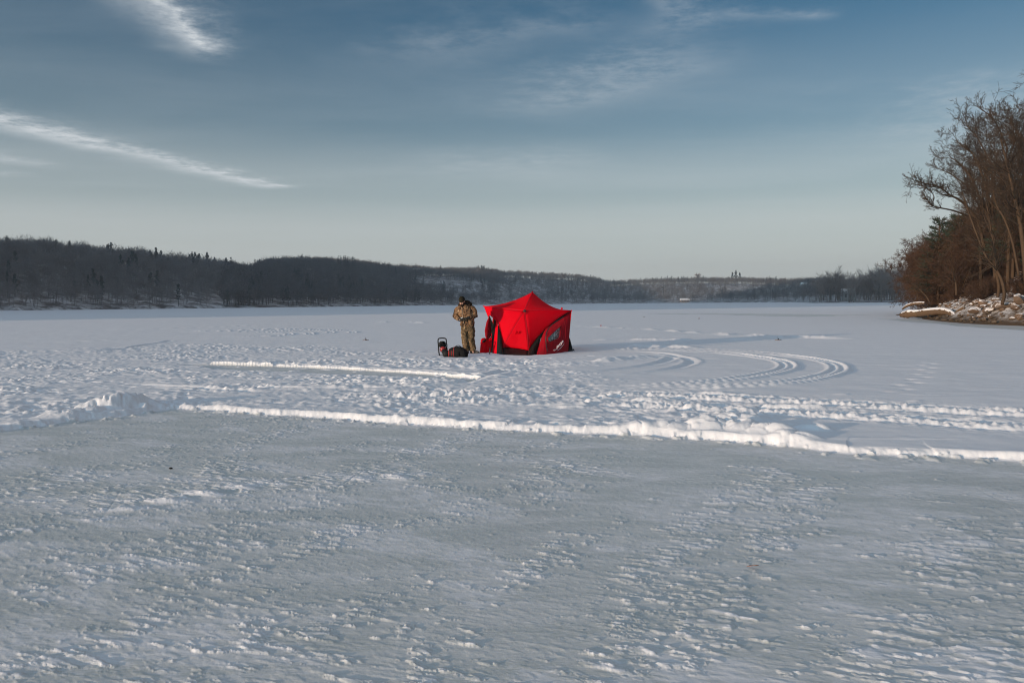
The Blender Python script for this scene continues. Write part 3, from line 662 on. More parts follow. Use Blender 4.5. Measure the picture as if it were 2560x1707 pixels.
# ---- driftwood
t = NT('driftwood'); v_ = t.coord(); mp = t.n('ShaderNodeMapping'); mp.inputs['Scale'].default_value = (1, 1, 1); t.l(v_, mp.inputs[0])
q1 = t.noise(7, 6, .7, mp.outputs[0]); q2 = t.noise(1.5, 3, .5, mp.outputs[0])
t.set(t.mix(q1, (.06, .036, .02), t.mix(q2, (.17, .10, .05), (.21, .14, .085))), .85, .2); t.bump(q1, .6, .05); m_drift = t.m
m_snow = plain('loose_snow', (.80, .805, .82), .75, .04, 12, .25, .4)
def log(name, label, pts, radii, snow=True, stubs=(), cat='log'):
    P = smooth_line3(pts, 6); rad = list(np.interp(np.linspace(0, 1, len(P)), np.linspace(0, 1, len(radii)), radii))
    base = Vector(P[0]); bm = bmesh.new(); rg2 = rs(int(base.x * 10))
    tube_path(bm, [Vector(p) - base for p in P], [r * rg2.uniform(.9, 1.1) for r in rad], 10)
    for v in bm.verts: v.co += Vector(rg2.normal(size=3)) * .012
    o = link(name, bm_mesh(name, bm, m_drift)); o.location = base; tag(o, label, cat)
    for a, b, r0, r1 in stubs:
        bm = bmesh.new(); tube_path(bm, [Vector(a) - base, (Vector(a) + Vector(b)) / 2 - base + Vector((0, 0, .04)), Vector(b) - base], [r0, (r0 + r1) / 2, r1], 8); link('branch_stub', bm_mesh('branch_stub', bm, m_drift), o)
    if snow:
        bm = bmesh.new(); rings = []
        for i, (p, r) in enumerate(zip(P, rad)):
            d = (Vector(P[min(i + 1, len(P) - 1)]) - Vector(P[max(i - 1, 0)])).normalized(); sd = d.cross(Vector((0, 0, 1))).normalized(); c = Vector(p) - base
            k = .2 if i in (0, len(P) - 1) else rg2.uniform(.75, 1.15); th_ = r * .28 * k + .015
            rings.append([c + Vector((0, 0, r * .62)) + sd * (-r * .78 * k), c + Vector((0, 0, r * .95 + th_ * .6)) + sd * (-r * .5 * k), c + Vector((0, 0, r + th_)), c + Vector((0, 0, r * .95 + th_ * .6)) + sd * (r * .5 * k), c + Vector((0, 0, r * .62)) + sd * (r * .78 * k), c + Vector((0, 0, r * .5))])
        loft(bm, rings); link('snow_cap', bm_mesh('snow_cap', bm, m_snow), o)
    return o
def smooth_line3(pts, n):
    P = [np.array(p, float) for p in pts]; P = [2 * P[0] - P[1]] + P + [2 * P[-1] - P[-2]]; out = []
    for i in range(1, len(P) - 2):
        for k in range(n):
            t = k / n; out.append(0.5 * (2 * P[i] + (P[i + 1] - P[i - 1]) * t + (2 * P[i - 1] - 5 * P[i] + 4 * P[i + 1] - P[i + 2]) * t * t + (3 * P[i] - P[i - 1] - 3 * P[i + 1] + P[i + 2]) * t ** 3))
    return out + [P[-2]]
def z3(x, y, Y): return at(2240 + x / 7.35, 640 + y / 7.35, Y=Y)
log('driftwood_log', 'long thick bent driftwood log with snow on top, its end out on the ice', [z3(95, 1085, 68), z3(230, 1070, 66.5), z3(420, 1060, 65), z3(560, 1040, 63.5), z3(760, 1022, 61.5), z3(930, 1030, 60), z3(1060, 1085, 58.5), z3(1120, 1125, 57.5)],
    [.17, .30, .25, .26, .25, .22, .19, .12], True, [(z3(620, 1030, 63), z3(635, 985, 63), .07, .05), (z3(1085, 1060, 58.2), z3(1250, 940, 57.5), .11, .07), (z3(580, 1065, 63.2), z3(590, 1100, 63), .10, .06), (z3(1100, 1110, 57.8), z3(1150, 1165, 57.0), .10, .05)])
log('driftwood_log', 'thin fallen log with a snowy top lying behind the long bent log', [z3(120, 975, 74), z3(190, 925, 73), z3(300, 885, 72), z3(420, 872, 71), z3(520, 868, 70)], [.07, .11, .12, .12, .09], True)
log('driftwood_log', 'straight bare log lying on the snowy slope above the long bent log', [z3(915, 925, 66), z3(1080, 900, 65), z3(1220, 880, 64), z3(1370, 855, 63)], [.07, .09, .09, .06], False)
log('driftwood_log', 'white snow covered thin log lying on the dark stones by the ice', [z3(1530, 1170, 51.5), z3(1700, 1195, 50.9), z3(1880, 1200, 50.3), z3(2050, 1180, 49.9), z3(2170, 1180, 49.6)], [.05, .07, .08, .07, .05], True)
log('driftwood_log', 'twisted brown branch lying over the rocks near the right edge', [z3(1690, 1120, 53), z3(1800, 1070, 53.3), z3(1930, 990, 53.8), z3(2050, 960, 54), z3(2120, 950, 54)], [.06, .09, .09, .07, .04], True)

# ---- near trees, grown limb by limb
t = NT('warm_bark'); q1 = t.noise(5, 6, .7); q2 = t.noise(22, 4, .7); t.set(t.mix(q1, (.036, .025, .017), t.mix(q2, (.080, .050, .029), (.135, .086, .051))), .9, .15); t.bump(q2, .8, .03); m_bark = t.m
t = NT('dark_twigs'); oi = t.n('ShaderNodeObjectInfo').outputs['Random']; t.set(t.mix(oi, (.036, .026, .019), (.058, .041, .029)), .9, .1); m_twig = t.m
t = NT('rusty_twigs'); oi = t.n('ShaderNodeObjectInfo').outputs['Random']; q1 = t.noise(1.2, 3); t.set(t.mix(q1, (.046, .027, .018), t.mix(oi, (.088, .047, .027), (.060, .038, .027))), .9, .1); m_rust = t.m
t = NT('pine_needles'); q1 = t.noise(2.5, 4); t.set(t.mix(q1, (.012, .026, .018), (.035, .055, .034)), .7, .2); m_needle = t.m
def rot_away(d, ang, rng):
    u = Vector(rng.normal(size=3)); u = (u - d * u.dot(d)).normalized(); return (d * math.cos(ang) + u * math.sin(ang)).normalized()
def grow(rng, p, d, L, r, lev, prm, big, fine):
    n = prm['n'][lev]; kids = prm['kids'][lev] if lev < len(prm['kids']) else 0; pts = [p.copy()]; dirs = [d.copy()]; rads = [r]
    for i in range(n):
        d = (d + Vector(rng.normal(size=3)) * prm['jit'][lev] + Vector((0, 0, prm['up'][lev])) + prm.get('lean', Vector((0, 0, 0))) * (.3 if lev else 1)).normalized()
        q = p + d * (L / n); r1 = r * (1 - (i + 1) / n * (1 - prm['taper'][lev])); ra = rads[-1]
        (big if lev <= prm['big'] else fine).add(p, q, max(ra, .008), max(r1, .006)); p = q; pts.append(p.copy()); dirs.append(d.copy()); rads.append(r1)
    for k in range(kids):
        f = prm['from'][lev] + (1 - prm['from'][lev]) * ((k + rng.rand()) / kids); x = f * n; i = min(int(x), n - 1); q = pts[i].lerp(pts[i + 1], x - i); rr_ = rads[i] + (rads[i + 1] - rads[i]) * (x - i)
        l = L * prm['len'][lev] * rng.uniform(.65, 1.25) * (1.15 - .55 * f)
        grow(rng, q, rot_away(dirs[i], prm['ang'][lev] * rng.uniform(.7, 1.3), rng), l, rr_ * prm['rk'][lev], lev + 1, prm, big, fine)
def tree_meshes(seed, H, prm, mtr, mtw, stems=1, sides=(7, 3), r0=None):
    rng = rs(seed); big, fine = Tubes(), Tubes()
    for s_ in range(stems):
        a = rng.uniform(0, 6.28); sp = prm.get('splay', .25) * (stems > 1)
        d = Vector((math.cos(a) * sp, math.sin(a) * sp, 1)).normalized(); grow(rng, Vector((math.cos(a), math.sin(a), -.4)) * (.18 * (stems > 1)) + Vector((0, 0, -.3)), d, H * prm.get('stem', .7), r0 or H * .0115, 0, prm, big, fine)
    return big.mesh('trunk', mtr, sides[0]), fine.mesh('crown', mtw, sides[1], False)
TALL = dict(n=[9, 6, 5, 4, 2], kids=[14, 9, 8, 6], jit=[.07, .16, .2, .22, .2], up=[.05, .07, .06, .05, .05], taper=[.25, .25, .25, .3, .4], len=[.48, .5, .46, .5], ang=[.75, .7, .7, .65], rk=[.5, .55, .55, .6], big=1, stem=.82)
TALL['from'] = [.32, .2, .15, .15]
BRUSH = dict(n=[6, 5, 4, 3, 2], kids=[11, 8, 7, 4], jit=[.12, .2, .22, .22, .2], up=[.04, .0, -.02, -.03, 0], taper=[.3, .25, .3, .3, .4], len=[.55, .48, .46, .5], ang=[.9, .8, .8, .7], rk=[.5, .55, .6, .7], big=0, stem=.8, splay=.45)
BRUSH['from'] = [.12, .12, .12, .15]
SHRUB = dict(n=[4, 4, 3, 2], kids=[9, 7, 5], jit=[.2, .25, .25, .2], up=[.02, 0, 0, 0], taper=[.3, .3, .3, .4], len=[.6, .55, .55], ang=[.7, .7, .7], rk=[.55, .6, .7], big=0, stem=.8, splay=.9)
SHRUB['from'] = [.1, .1, .1]
def plant(name, meshes, loc, rz, sc, label, cat, group, parts=('trunk', 'crown'), tilt=0):
    o = empty(name, loc, rz, label, cat, group); o.scale = (sc, sc, sc); o.rotation_euler = (tilt, 0, rz)
    for nm, me in zip(parts, meshes):
        link(nm, me, o)
    return o
tall_m = [tree_meshes(200 + k, 14, TALL, m_bark, m_twig) for k in range(4)]
brush_m = [tree_meshes(300 + k, 7, BRUSH, m_bark, m_rust, 3, (6, 3), .05) for k in range(4)]
shrub_m = [tree_meshes(400 + k, 1.9, SHRUB, m_rust, m_rust, 7, (3, 3), .018) for k in range(2)]
rg = rs(9)
TALL_AT = [(2590, 50, 1.0, 0, 2.0, 'tall bare tree with an orange lit trunk nearest the right edge'), (2520, 57, .95, 1, .4, 'tall bare tree standing behind the pale leaning trunk'), (2680, 52, 1.12, 2, 1.2, 'tallest bare tree, its crown cut by the right edge'),
           (2490, 61, 1.02, 3, 4.0, 'bare tree with a wide fan of fine branches against the sky'), (2620, 60, 1.2, 0, 5.0, 'tall bare tree whose crown rises past the right edge'), (2450, 66, .95, 1, 3.3, 'upright bare tree rising from the middle of the thicket'),
           (2425, 70, .85, 2, .9, 'bare tree left of the wide fan of branches'), (2560, 66, 1.15, 3, 2.2, 'bare tree far up the slope near the right edge'), (2555, 53, .9, 1, 5.2, 'slim bare tree by the right edge with its foot among snowy rocks'), (2500, 72, 1.2, 2, 2.9, 'bare tree deep in the thicket with a high rounded crown')]
for (px, y_, sc, k, rz, lab) in TALL_AT:
    p, t_ = on_bank(px, y_); plant('bare_tree', tall_m[k], p, rz, sc * .93, lab, 'tree', 'tall bare trees on the right bank')
sh_l = 'rusty brown bushy tree in the dense leafless thicket on the right bank'
cnt = 0; tries = 0
topy = lut([(2255, 690), (2285, 620), (2330, 545), (2400, 485), (2460, 445), (2560, 400), (2800, 390)])
while cnt < 205 and tries < 3000:
    tries += 1; px = 2308 + 390 * rg.rand() ** 1.15; y_ = rg.uniform(54, 104); p, t_ = on_bank(px, y_)
    if t_ < 3.2 or (px > 2400 and t_ < 8): continue
    want = (horizon(px) - topy(px)) / FPX * y_ + CAM_H - p.z; sc = want / 8.6 * rg.uniform(.72, 1.08)
    if sc < .35: continue
    plant('bushy_tree', brush_m[cnt % 4], p, rg.uniform(0, 6.28), float(sc), sh_l, 'tree', 'brown bushy trees of the thicket on the right bank'); cnt += 1
for k in range(34):
    y_ = 45 + 32 * rg.rand(); plant('shrub', shrub_m[k % 2], bz_at(s_of_y(y_), rg.uniform(2.6, 6.5)), rg.uniform(0, 6.28), float(rg.uniform(.5, 1.0)), 'low leafless brown shrub among the rocks of the right bank', 'shrub', 'low shrubs among the rocks', ('stem', 'twigs'))
# leaning stems at the tip of the bank and by the boulders
def leaning(name, label, pts, radii, twigs, seed, tw_len=1.2, mt=None):
    P = smooth_line3(pts, 5); base = Vector(P[0]); o = empty(name, base, 0, label, 'tree', None)
    rad = [.55 * v for v in np.interp(np.linspace(0, 1, len(P)), np.linspace(0, 1, len(radii)), radii)]; bm = bmesh.new(); tube_path(bm, [Vector(p) - base for p in P], rad, 7); link('trunk', bm_mesh('trunk', bm, m_bark), o)
    rng = rs(seed); big, fine = Tubes(), Tubes(); prm = dict(n=[4, 3, 2], kids=[5, 4], jit=[.18, .2, .2], up=[.06, .06, .05], taper=[.3, .3, .4], len=[.5, .5], ang=[.7, .7], rk=[.6, .7], big=-1); prm['from'] = [.15, .15]
    for k in range(twigs):
        f = rng.uniform(.4, 1.0) * (len(P) - 1); i = min(int(f), len(P) - 2); p = Vector(P[i]).lerp(Vector(P[i + 1]), f - i) - base; d = (Vector(P[i + 1]) - Vector(P[i])).normalized()
        grow(rng, p, rot_away(d, rng.uniform(.4, 1.2), rng), tw_len * rng.uniform(.5, 1.4), rad[i] * .45, 0, prm, big, fine)
    link('crown', fine.mesh('crown', mt or m_twig, 3, False), o); return o
leaning('leaning_tree', 'thin dark stem leaning out to the left at the tip of the right bank', [z3(620, 850, 70), z3(560, 740, 70), z3(470, 650, 70), z3(380, 560, 70.5), z3(250, 460, 71)], [.14, .12, .09, .06, .03], 14, 5)
leaning('leaning_tree', 'slim sapling leaning left beside the thin dark stem', [z3(415, 780, 73), z3(370, 660, 73), z3(320, 560, 73), z3(270, 470, 73)], [.07, .06, .045, .02], 8, 6)
leaning('leaning_tree', 'pale bare trunk leaning up to the left out of the boulders', [z3(1950, 880, 50), z3(1990, 690, 50.3), z3(1930, 420, 50.6), z3(1800, 200, 51), z3(1650, 0, 51.5), at(2432, 560, 52), at(2405, 480, 52.5)], [.20, .18, .17, .15, .13, .09, .05], 22, 7, 1.8)
leaning('leaning_tree', 'orange lit curved trunk standing behind the square snowy rocks', [z3(1870, 760, 52), z3(1890, 560, 52), z3(1840, 280, 52.2), z3(1850, 60, 52.5), at(2482, 600, 53), at(2465, 500, 53.4)], [.19, .17, .16, .14, .11, .06], 22, 8, 2.0)
leaning('leaning_tree', 'thick orange lit trunk standing against the right edge', [at(2568, 735, 47.5), at(2562, 660, 47.6), at(2552, 570, 47.8), at(2538, 500, 48), at(2520, 420, 48.4), at(2500, 340, 49)], [.25, .23, .21, .18, .13, .06], 26, 9, 2.4)
leaning('leaning_tree', 'slender trunk slanting left in front of the dark thicket', [at(2547, 690, 50), at(2532, 610, 50.2), at(2512, 550, 50.4), at(2490, 510, 50.7), at(2482, 470, 51)], [.13, .12, .10, .08, .04], 16, 10, 1.6)
leaning('leaning_tree', 'dark forked trunk at the foot of the thicket above the snow', [z3(1110, 720, 64), z3(1105, 560, 64), z3(1075, 380, 64.3), z3(1060, 200, 64.6)], [.16, .14, .11, .06], 16, 11, 1.8, m_rust)
# the tree with long crooked limbs reaching out to the left against the sky
def z4(x, y, Y): return at(2260 + x / 3.484, 250 + y / 3.484, Y=Y)
root = bz_at(s_of_y(63), 9); tr_o = empty('bare_tree', root, 0, 'dark tree with long crooked limbs reaching out left over the thicket', 'tree', None)
big, fine = Tubes(), Tubes(); rng = rs(5)
prm = dict(n=[4, 3, 2], kids=[5, 4], jit=[.14, .2, .2], up=[.10, .08, .05], taper=[.3, .3, .4], len=[.45, .5], ang=[.7, .7], rk=[.65, .7], big=-1); prm['from'] = [.15, .15]
crook = [([z4(700, 1300, 64), z4(640, 1050, 64), z4(500, 885, 63), z4(400, 830, 62.5), z4(340, 780, 62.2), z4(270, 745, 62), z4(170, 725, 61.8), z4(90, 700, 61.6), z4(45, 680, 61.5)], [.24, .21, .15, .12, .10, .085, .07, .05, .02]),
         ([z4(400, 830, 62.5), z4(340, 825, 62.2), z4(300, 815, 62)], [.06, .045, .02]), ([z4(640, 1050, 64), z4(450, 970, 63), z4(290, 935, 62), z4(235, 910, 61.7), z4(200, 865, 61.5), z4(165, 820, 61.4)], [.15, .11, .09, .08, .065, .03]),
         ([z4(235, 910, 61.7), z4(262, 860, 61.8), z4(240, 800, 61.9), z4(190, 765, 62), z4(110, 740, 62), z4(50, 780, 62)], [.06, .055, .045, .035, .025, .012]),
         ([z4(800, 1200, 62), z4(640, 800, 62), z4(560, 640, 62), z4(440, 520, 62), z4(300, 505, 62)], [.2, .14, .11, .07, .02]), ([z4(560, 760, 62), z4(430, 660, 62), z4(330, 610, 62), z4(270, 590, 62)], [.09, .07, .045, .015]),
         ([z4(700, 700, 61), z4(600, 470, 61), z4(500, 400, 61), z4(420, 290, 61)], [.13, .09, .06, .02]), ([z4(760, 560, 60), z4(640, 330, 60), z4(560, 240, 60), z4(530, 150, 60)], [.12, .08, .05, .02]),
         ([z4(900, 420, 58), z4(800, 200, 58), z4(700, 100, 58), z4(600, 40, 58)], [.12, .08, .05, .02])]
for pts, rad in crook:
    P = smooth_line3(pts, 4); rd = .55 * np.interp(np.linspace(0, 1, len(P)), np.linspace(0, 1, len(rad)), rad)
    for i in range(len(P) - 1): big.add(Vector(P[i]) - root, Vector(P[i + 1]) - root, rd[i], rd[i + 1])
    for k in range(int(len(P) * 1.6)):
        f = rng.uniform(.3, 1) * (len(P) - 1); i = min(int(f), len(P) - 2); p = Vector(P[i]).lerp(Vector(P[i + 1]), f - i) - root; d = (Vector(P[i + 1]) - Vector(P[i])).normalized()
        grow(rng, p, (rot_away(d, rng.uniform(.4, 1.1), rng) + Vector((0, 0, .35))).normalized(), rng.uniform(.4, 1.15), min(.03, rd[i] * .5), 0, prm, big, fine)
big.add(Vector((0, 0, -.5)), Vector(crook[0][0][0]) - root, .17, .13); big.add(Vector((0.2, 0, -.5)), Vector(crook[4][0][0]) - root, .15, .11)
for a, b in ((4, 6), (4, 7), (4, 8)): big.add(Vector(crook[4][0][0]) - root, Vector(crook[b][0][0]) - root, .10, .07)
link('trunk', big.mesh('trunk', m_bark, 6), tr_o); link('crown', fine.mesh('crown', m_twig, 3, False), tr_o)
# dark pines in the thicket
def pine_meshes(seed, h, w):
    rng = rs(seed); T = Tubes(); T.add((0, 0, -.3), (0, 0, h * .5), .16, .10); T.add((0, 0, h * .5), (0, 0, h), .10, .02); P, D, L, Wd = [], [], [], []
    k = 0
    while True:
        f = .18 + k * .045
        if f > .98: break
        for j in range(6):
            a = rng.uniform(0, 6.28); l = w * (1 - f) ** .75 * rng.uniform(.7, 1.15) + .25; el_ = .05 + .35 * f; p0 = np.array([0, 0, f * h]); dr = np.array([math.cos(a) * math.cos(el_), math.sin(a) * math.cos(el_), math.sin(el_)])
            T.add(p0, p0 + dr * l, .035, .01)
            for q in range(int(16 * l) + 12):
                g_ = rng.uniform(.25, 1.02); P.append(p0 + dr * l * g_ + rng.normal(size=3) * .05); v = dr + rng.normal(size=3) * .55 + [0, 0, .35]; D.append(v / np.linalg.norm(v)); L.append(rng.uniform(.16, .36)); Wd.append(rng.uniform(.03, .07))
        k += 1
    V, F = sliver(np.array(P), np.array(D), np.array(L), np.array(Wd), rng)
    return T.mesh('trunk', m_bark, 5), mesh_np('crown', V, F, m_needle)
pines = [pine_meshes(1, 8.5, 2.6), pine_meshes(2, 7, 2.4)]
for px, y_, k, rz, sc, lab in ((2345, 73, 0, .5, .98, 'dark evergreen pine showing at the top left of the thicket'), (2392, 76, 1, 2.5, 1.2, 'second dark evergreen, right of the first pine in the thicket'), (2530, 60, 0, 4.2, .9, 'dark evergreen sunk among the tall bare trunks')):
    plant('pine_tree', pines[k], on_bank(px, y_)[0], rz, sc, lab, 'tree', None)
# ------------------------------------------------------------------ the red pop-up shelter
def z2(x, y, Y): return at(1190 + x / 8.254, 710 + y / 8.254, Y=Y)
def z2g(x, y): return at(1190 + x / 8.254, 710 + y / 8.254, z=.04)
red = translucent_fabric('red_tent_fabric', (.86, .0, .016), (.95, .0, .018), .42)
red2 = translucent_fabric('shaded_red_tent_fabric', (.36, .006, .016), (.36, .006, .014), .18)  # the same red cloth, shade painted in as a darker colour
blk = translucent_fabric('black_tent_fabric', (.012, .014, .013), (.008, .008, .008), .08)
trim = plain('pale_piping', (.62, .55, .55), .6, .1, 60); m_blkmetal = plain('black_metal', (.014, .015, .015), .45, .3, 40, .4); m_pole = plain('grey_pole', (.3, .3, .3), .4, .1, 40)
A_ = z2(1165, 165, 25.75); H_ = z2(995, 555, 24.75); L_ = z2(162, 455, 25.55); R_ = z2(1972, 548, 25.35); BL = z2(552, 1310, 24.38); BR = z2(1080, 1368, 24.28)
ctr = Vector((.48, 25.85, 0)); KB = Vector((ctr.x + .25, 27.1, 1.52)); KL = Vector((-.75, 26.5, 1.4)); KR = Vector((1.95, 26.6, 1.36))
tent = empty('ice_fishing_tent', (ctr.x, ctr.y, .04), 0, 'bright red pop-up ice shelter with black skirts standing on the snow', 'tent')
T0 = Vector(tent.location)
def midp(a, b, sag): return (a + b) / 2 + sag
def bez_tri(bm, a, b, c, mab, mbc, mca, n=14, wr=.010, seed=0):
    """Quadratic patch over a, b, c whose edges pass through the three mid points."""
    cab, cbc, cca = 2 * mab - (a + b) / 2, 2 * mbc - (b + c) / 2, 2 * mca - (c + a) / 2; vs = {}
    nrm = (b - a).cross(c - a).normalized()
    for i in range(n + 1):
        for j in range(n + 1 - i):
            u, v = i / n, j / n; w_ = 1 - u - v
            p = a * u * u + b * v * v + c * w_ * w_ + cab * 2 * u * v + cbc * 2 * v * w_ + cca * 2 * w_ * u
            k = 27 * u * v * w_; ed = min(u, v, w_)
            fan = sum(math.sin(14 * math.atan2(q1, q2 + 1e-6) + seed) * math.exp(-((1 - q3) / .28) ** 2) for q1, q2, q3 in ((u, v, w_), (v, w_, u), (w_, u, v)))
            p = p + nrm * (wr * fan * min(1, ed * 8) + .012 * float(pn(np.array([u * 4.0]), np.array([v * 4.0]), seed)[0]) * k)
            vs[i, j] = bm.verts.new(p - T0)
    for i in range(n):
        for j in range(n - i):
            bm.faces.new((vs[i, j], vs[i + 1, j], vs[i, j + 1]))
            if j < n - i - 1: bm.faces.new((vs[i + 1, j], vs[i + 1, j + 1], vs[i, j + 1]))
def patch(bm, top, bot, n=16, m=10, belly=0.0, seed=0):   # ruled cloth between two 3D lines
    def samp(P, k):
        P = [Vector(p) for p in P]; l = [0]
        for a, b in zip(P[:-1], P[1:]): l.append(l[-1] + (b - a).length)
        x = k * l[-1]
        for i in range(len(P) - 1):
            if x <= l[i + 1] or i == len(P) - 2: return P[i].lerp(P[i + 1], (x - l[i]) / max(l[i + 1] - l[i], 1e-6))
    g_ = []
    for i in range(n + 1):
        a, b = samp(top, i / n), samp(bot, i / n); row = []
        for j in range(m + 1):
            p = a.lerp(b, j / m); k = math.sin(math.pi * j / m)
            p = p + Vector((0, -1, 0)) * (belly * k + .010 * k * math.sin(i * 1.7 + seed) + .008 * k * math.sin(i * .9 + j * .8 + seed)); row.append(bm.verts.new(p - T0))
        g_.append(row)
    for i in range(n):
        for j in range(m): bm.faces.new((g_[i][j], g_[i][j + 1], g_[i + 1][j + 1], g_[i + 1][j]))
def cloth(name, bm, mat, parent=None, thick=.004):
    bmesh.ops.remove_doubles(bm, verts=bm.verts, dist=1e-4); bmesh.ops.recalc_face_normals(bm, faces=bm.faces)
    o = link(name, bm_mesh(name, bm, mat), parent or tent)
    if thick: md = o.modifiers.new('thickness', 'SOLIDIFY'); md.thickness = thick; md.offset = 0
    return o
dn = Vector((0, 0, -1))
mAL = z2(665, 378, 25.75); mAR = z2(1560, 462, 25.55); mAH = midp(A_, H_, Vector((0, -.02, .015))); mLH = z2(560, 503, 25.12) ; mHR = z2(1480, 528, 25.02)
mLBL = z2(425, 770, 25.0); mHBL = midp(H_, BL, Vector((-.02, -.05, 0))); mHBR = midp(H_, BR, Vector((.02, -.05, 0))); mBB = z2(815, 1322, 24.36); mRBR = z2(1472, 890, 24.85)
bm = bmesh.new()
bez_tri(bm, A_, L_, H_, mAL, mLH, mAH, seed=1); bez_tri(bm, A_, H_, R_, mAH, mHR, mAR, seed=2)
mLK, mKK, mAK = midp(L_, KB, Vector((-.25, .1, -.05))), midp(KB, R_, Vector((.1, .1, -.1))), midp(A_, KB, Vector((0, .03, 0)))
bez_tri(bm, A_, KB, L_, mAK, mLK, mAL, seed=3); bez_tri(bm, A_, R_, KB, mAR, mKK, mAK, seed=4)
cloth('roof', bm, red)
bm = bmesh.new(); bez_tri(bm, H_, L_, BL, mLH, mLBL, mHBL, seed=5); cloth('wall_panel', bm, red)
bm = bmesh.new(); bez_tri(bm, H_, BL, BR, mHBL, mBB, mHBR, seed=6, wr=.014); front = cloth('wall_panel', bm, red)
bm = bmesh.new(); bez_tri(bm, H_, BR, R_, mHBR, mRBR, mHR, seed=7); cloth('wall_panel', bm, red)
# back walls down to the ice
gB = [Vector((1.95, 26.9, .02)), Vector((.9, 27.35, .02)), Vector((-.1, 27.2, .02)), Vector((-.75, 26.7, .02))]
bm = bmesh.new(); patch(bm, [R_, mKK, KB], [z2g(1900, 1395), gB[0], gB[1]], belly=-.05); patch(bm, [KB, mLK, mLK.lerp(L_, .45)], [gB[1], gB[2], gB[3]], belly=-.05); cloth('back_wall', bm, red)
bm = bmesh.new(); patch(bm, [R_ + dn * .05 + Vector((-.04, .05, 0)), mKK + Vector((-.05, -.06, -.05)), KB + Vector((0, -.07, -.05))], [z2g(1900, 1395) + Vector((-.06, .06, 0)), gB[0] + Vector((-.06, -.06, 0)), gB[1] + Vector((0, -.08, 0))], belly=-.05); patch(bm, [KB + Vector((0, -.07, -.05)), mLK + Vector((.07, -.07, -.05)), mLK.lerp(L_, .4)], [gB[1] + Vector((0, -.08, 0)), gB[2] + Vector((.05, -.08, 0)), gB[3] + Vector((.06, -.08, 0))], belly=-.05); cloth('black_lining', bm, blk)
# black skirts
gF = [z2g(425, 1442), z2g(560, 1466), z2g(820, 1474), z2g(1060, 1480), z2g(1250, 1462)]
off = Vector((0, .05, 0))
bm = bmesh.new(); patch(bm, [z2(455, 830, 24.82), z2(500, 960, 24.7), z2(535, 1150, 24.52), BL + off], [gF[0], gF[0].lerp(gF[1], .3), gF[0].lerp(gF[1], .6), gF[1]], 12, 8)
patch(bm, [BL + off, mBB + off, BR + off], [gF[1], gF[2], gF[3]], 14, 6, .02)
patch(bm, [BR + off, z2(1250, 1130, 24.58), z2(1440, 898, 24.82)], [gF[3], gF[3].lerp(gF[4], .6), z2(1262, 1400, 24.5)], 12, 8)
patch(bm, [z2(1080, 1368, 24.36), z2(1262, 1372, 24.46)], [gF[3], gF[4]], 6, 4)
cloth('skirt', bm, blk)
# right wall with the door, its window, the lettering and the zip
w0 = [z2(1265, 1320, 24.45), z2(1345, 1115, 24.62), z2(1440, 900, 24.86), z2(1620, 795, 25.05), z2(1800, 682, 25.22), R_ + Vector((-.02, .05, -.02))]
top_r = w0[2:]; gR = [z2g(1255, 1464), z2g(1430, 1458), z2g(1640, 1440), z2g(1900, 1398)]
in_ = Vector((-.02, .04, 0))
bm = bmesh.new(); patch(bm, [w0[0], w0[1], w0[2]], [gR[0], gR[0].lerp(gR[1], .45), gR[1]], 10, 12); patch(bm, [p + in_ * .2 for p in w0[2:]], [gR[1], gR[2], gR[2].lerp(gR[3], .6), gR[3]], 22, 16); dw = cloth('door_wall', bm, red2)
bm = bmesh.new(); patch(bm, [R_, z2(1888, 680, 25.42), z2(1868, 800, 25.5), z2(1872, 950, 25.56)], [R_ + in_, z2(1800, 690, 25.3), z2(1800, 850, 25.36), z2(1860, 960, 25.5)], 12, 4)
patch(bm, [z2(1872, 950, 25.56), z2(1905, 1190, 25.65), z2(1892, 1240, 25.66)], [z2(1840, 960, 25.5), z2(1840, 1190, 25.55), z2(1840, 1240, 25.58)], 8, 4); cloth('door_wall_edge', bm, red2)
bm = bmesh.new(); patch(bm, [z2(1945, 1150, 25.75), z2(1900, 1210, 25.68), z2(1885, 1330, 25.64)], [z2g(2005, 1388), z2g(1950, 1398), z2g(1850, 1405)], 8, 8); patch(bm, [z2(1872, 930, 25.6), z2(1905, 1050, 25.66), z2(1945, 1150, 25.75)], [z2(1866, 960, 25.58), z2(1885, 1080, 25.64), z2(1905, 1195, 25.69)], 6, 3); cloth('corner_gusset', bm, blk)
# a flat frame of the door wall to set things on
o0 = gR[1].lerp(gR[3], .25); ex = (gR[3] - gR[1]).normalized(); 
def on_wall(x, y, outw=.02):                    # picture point of the photo -> point on the door wall
    n_ = Vector((ex.y, -ex.x, .0)).normalized(); d = ray(1190 + x / 8.254, 710 + y / 8.254); c = Vector((0, 0, CAM_H)); tt = (o0 + n_ * (outw + .02) - c).dot(n_) / d.dot(n_); return c + d * tt
def wall_poly(name, pts, mat, outw, thick=.006, parent=None):
    bm = bmesh.new(); bm.faces.new([bm.verts.new(on_wall(x, y, outw) - T0) for x, y in pts]); return cloth(name, bm, mat, parent, thick)
t = NT('tent_window'); q = t.noise(7, 5, .6, None, 1.5); t.set(t.ramp(q, [(.35, (.03, .04, .04)), (.5, (.13, .16, .16)), (.68, (.42, .46, .45))]), .18, .5); m_win = t.m
win = wall_poly('window', [(1484, 1108), (1600, 1000), (1735, 880), (1728, 985), (1720, 1085), (1690, 1118), (1600, 1160), (1520, 1190), (1500, 1170)], m_win, .05)
bm = bmesh.new(); wp = [(1470, 1112), (1600, 990), (1748, 862), (1742, 985), (1733, 1092), (1696, 1130), (1600, 1174), (1512, 1206), (1488, 1178), (1470, 1112)]
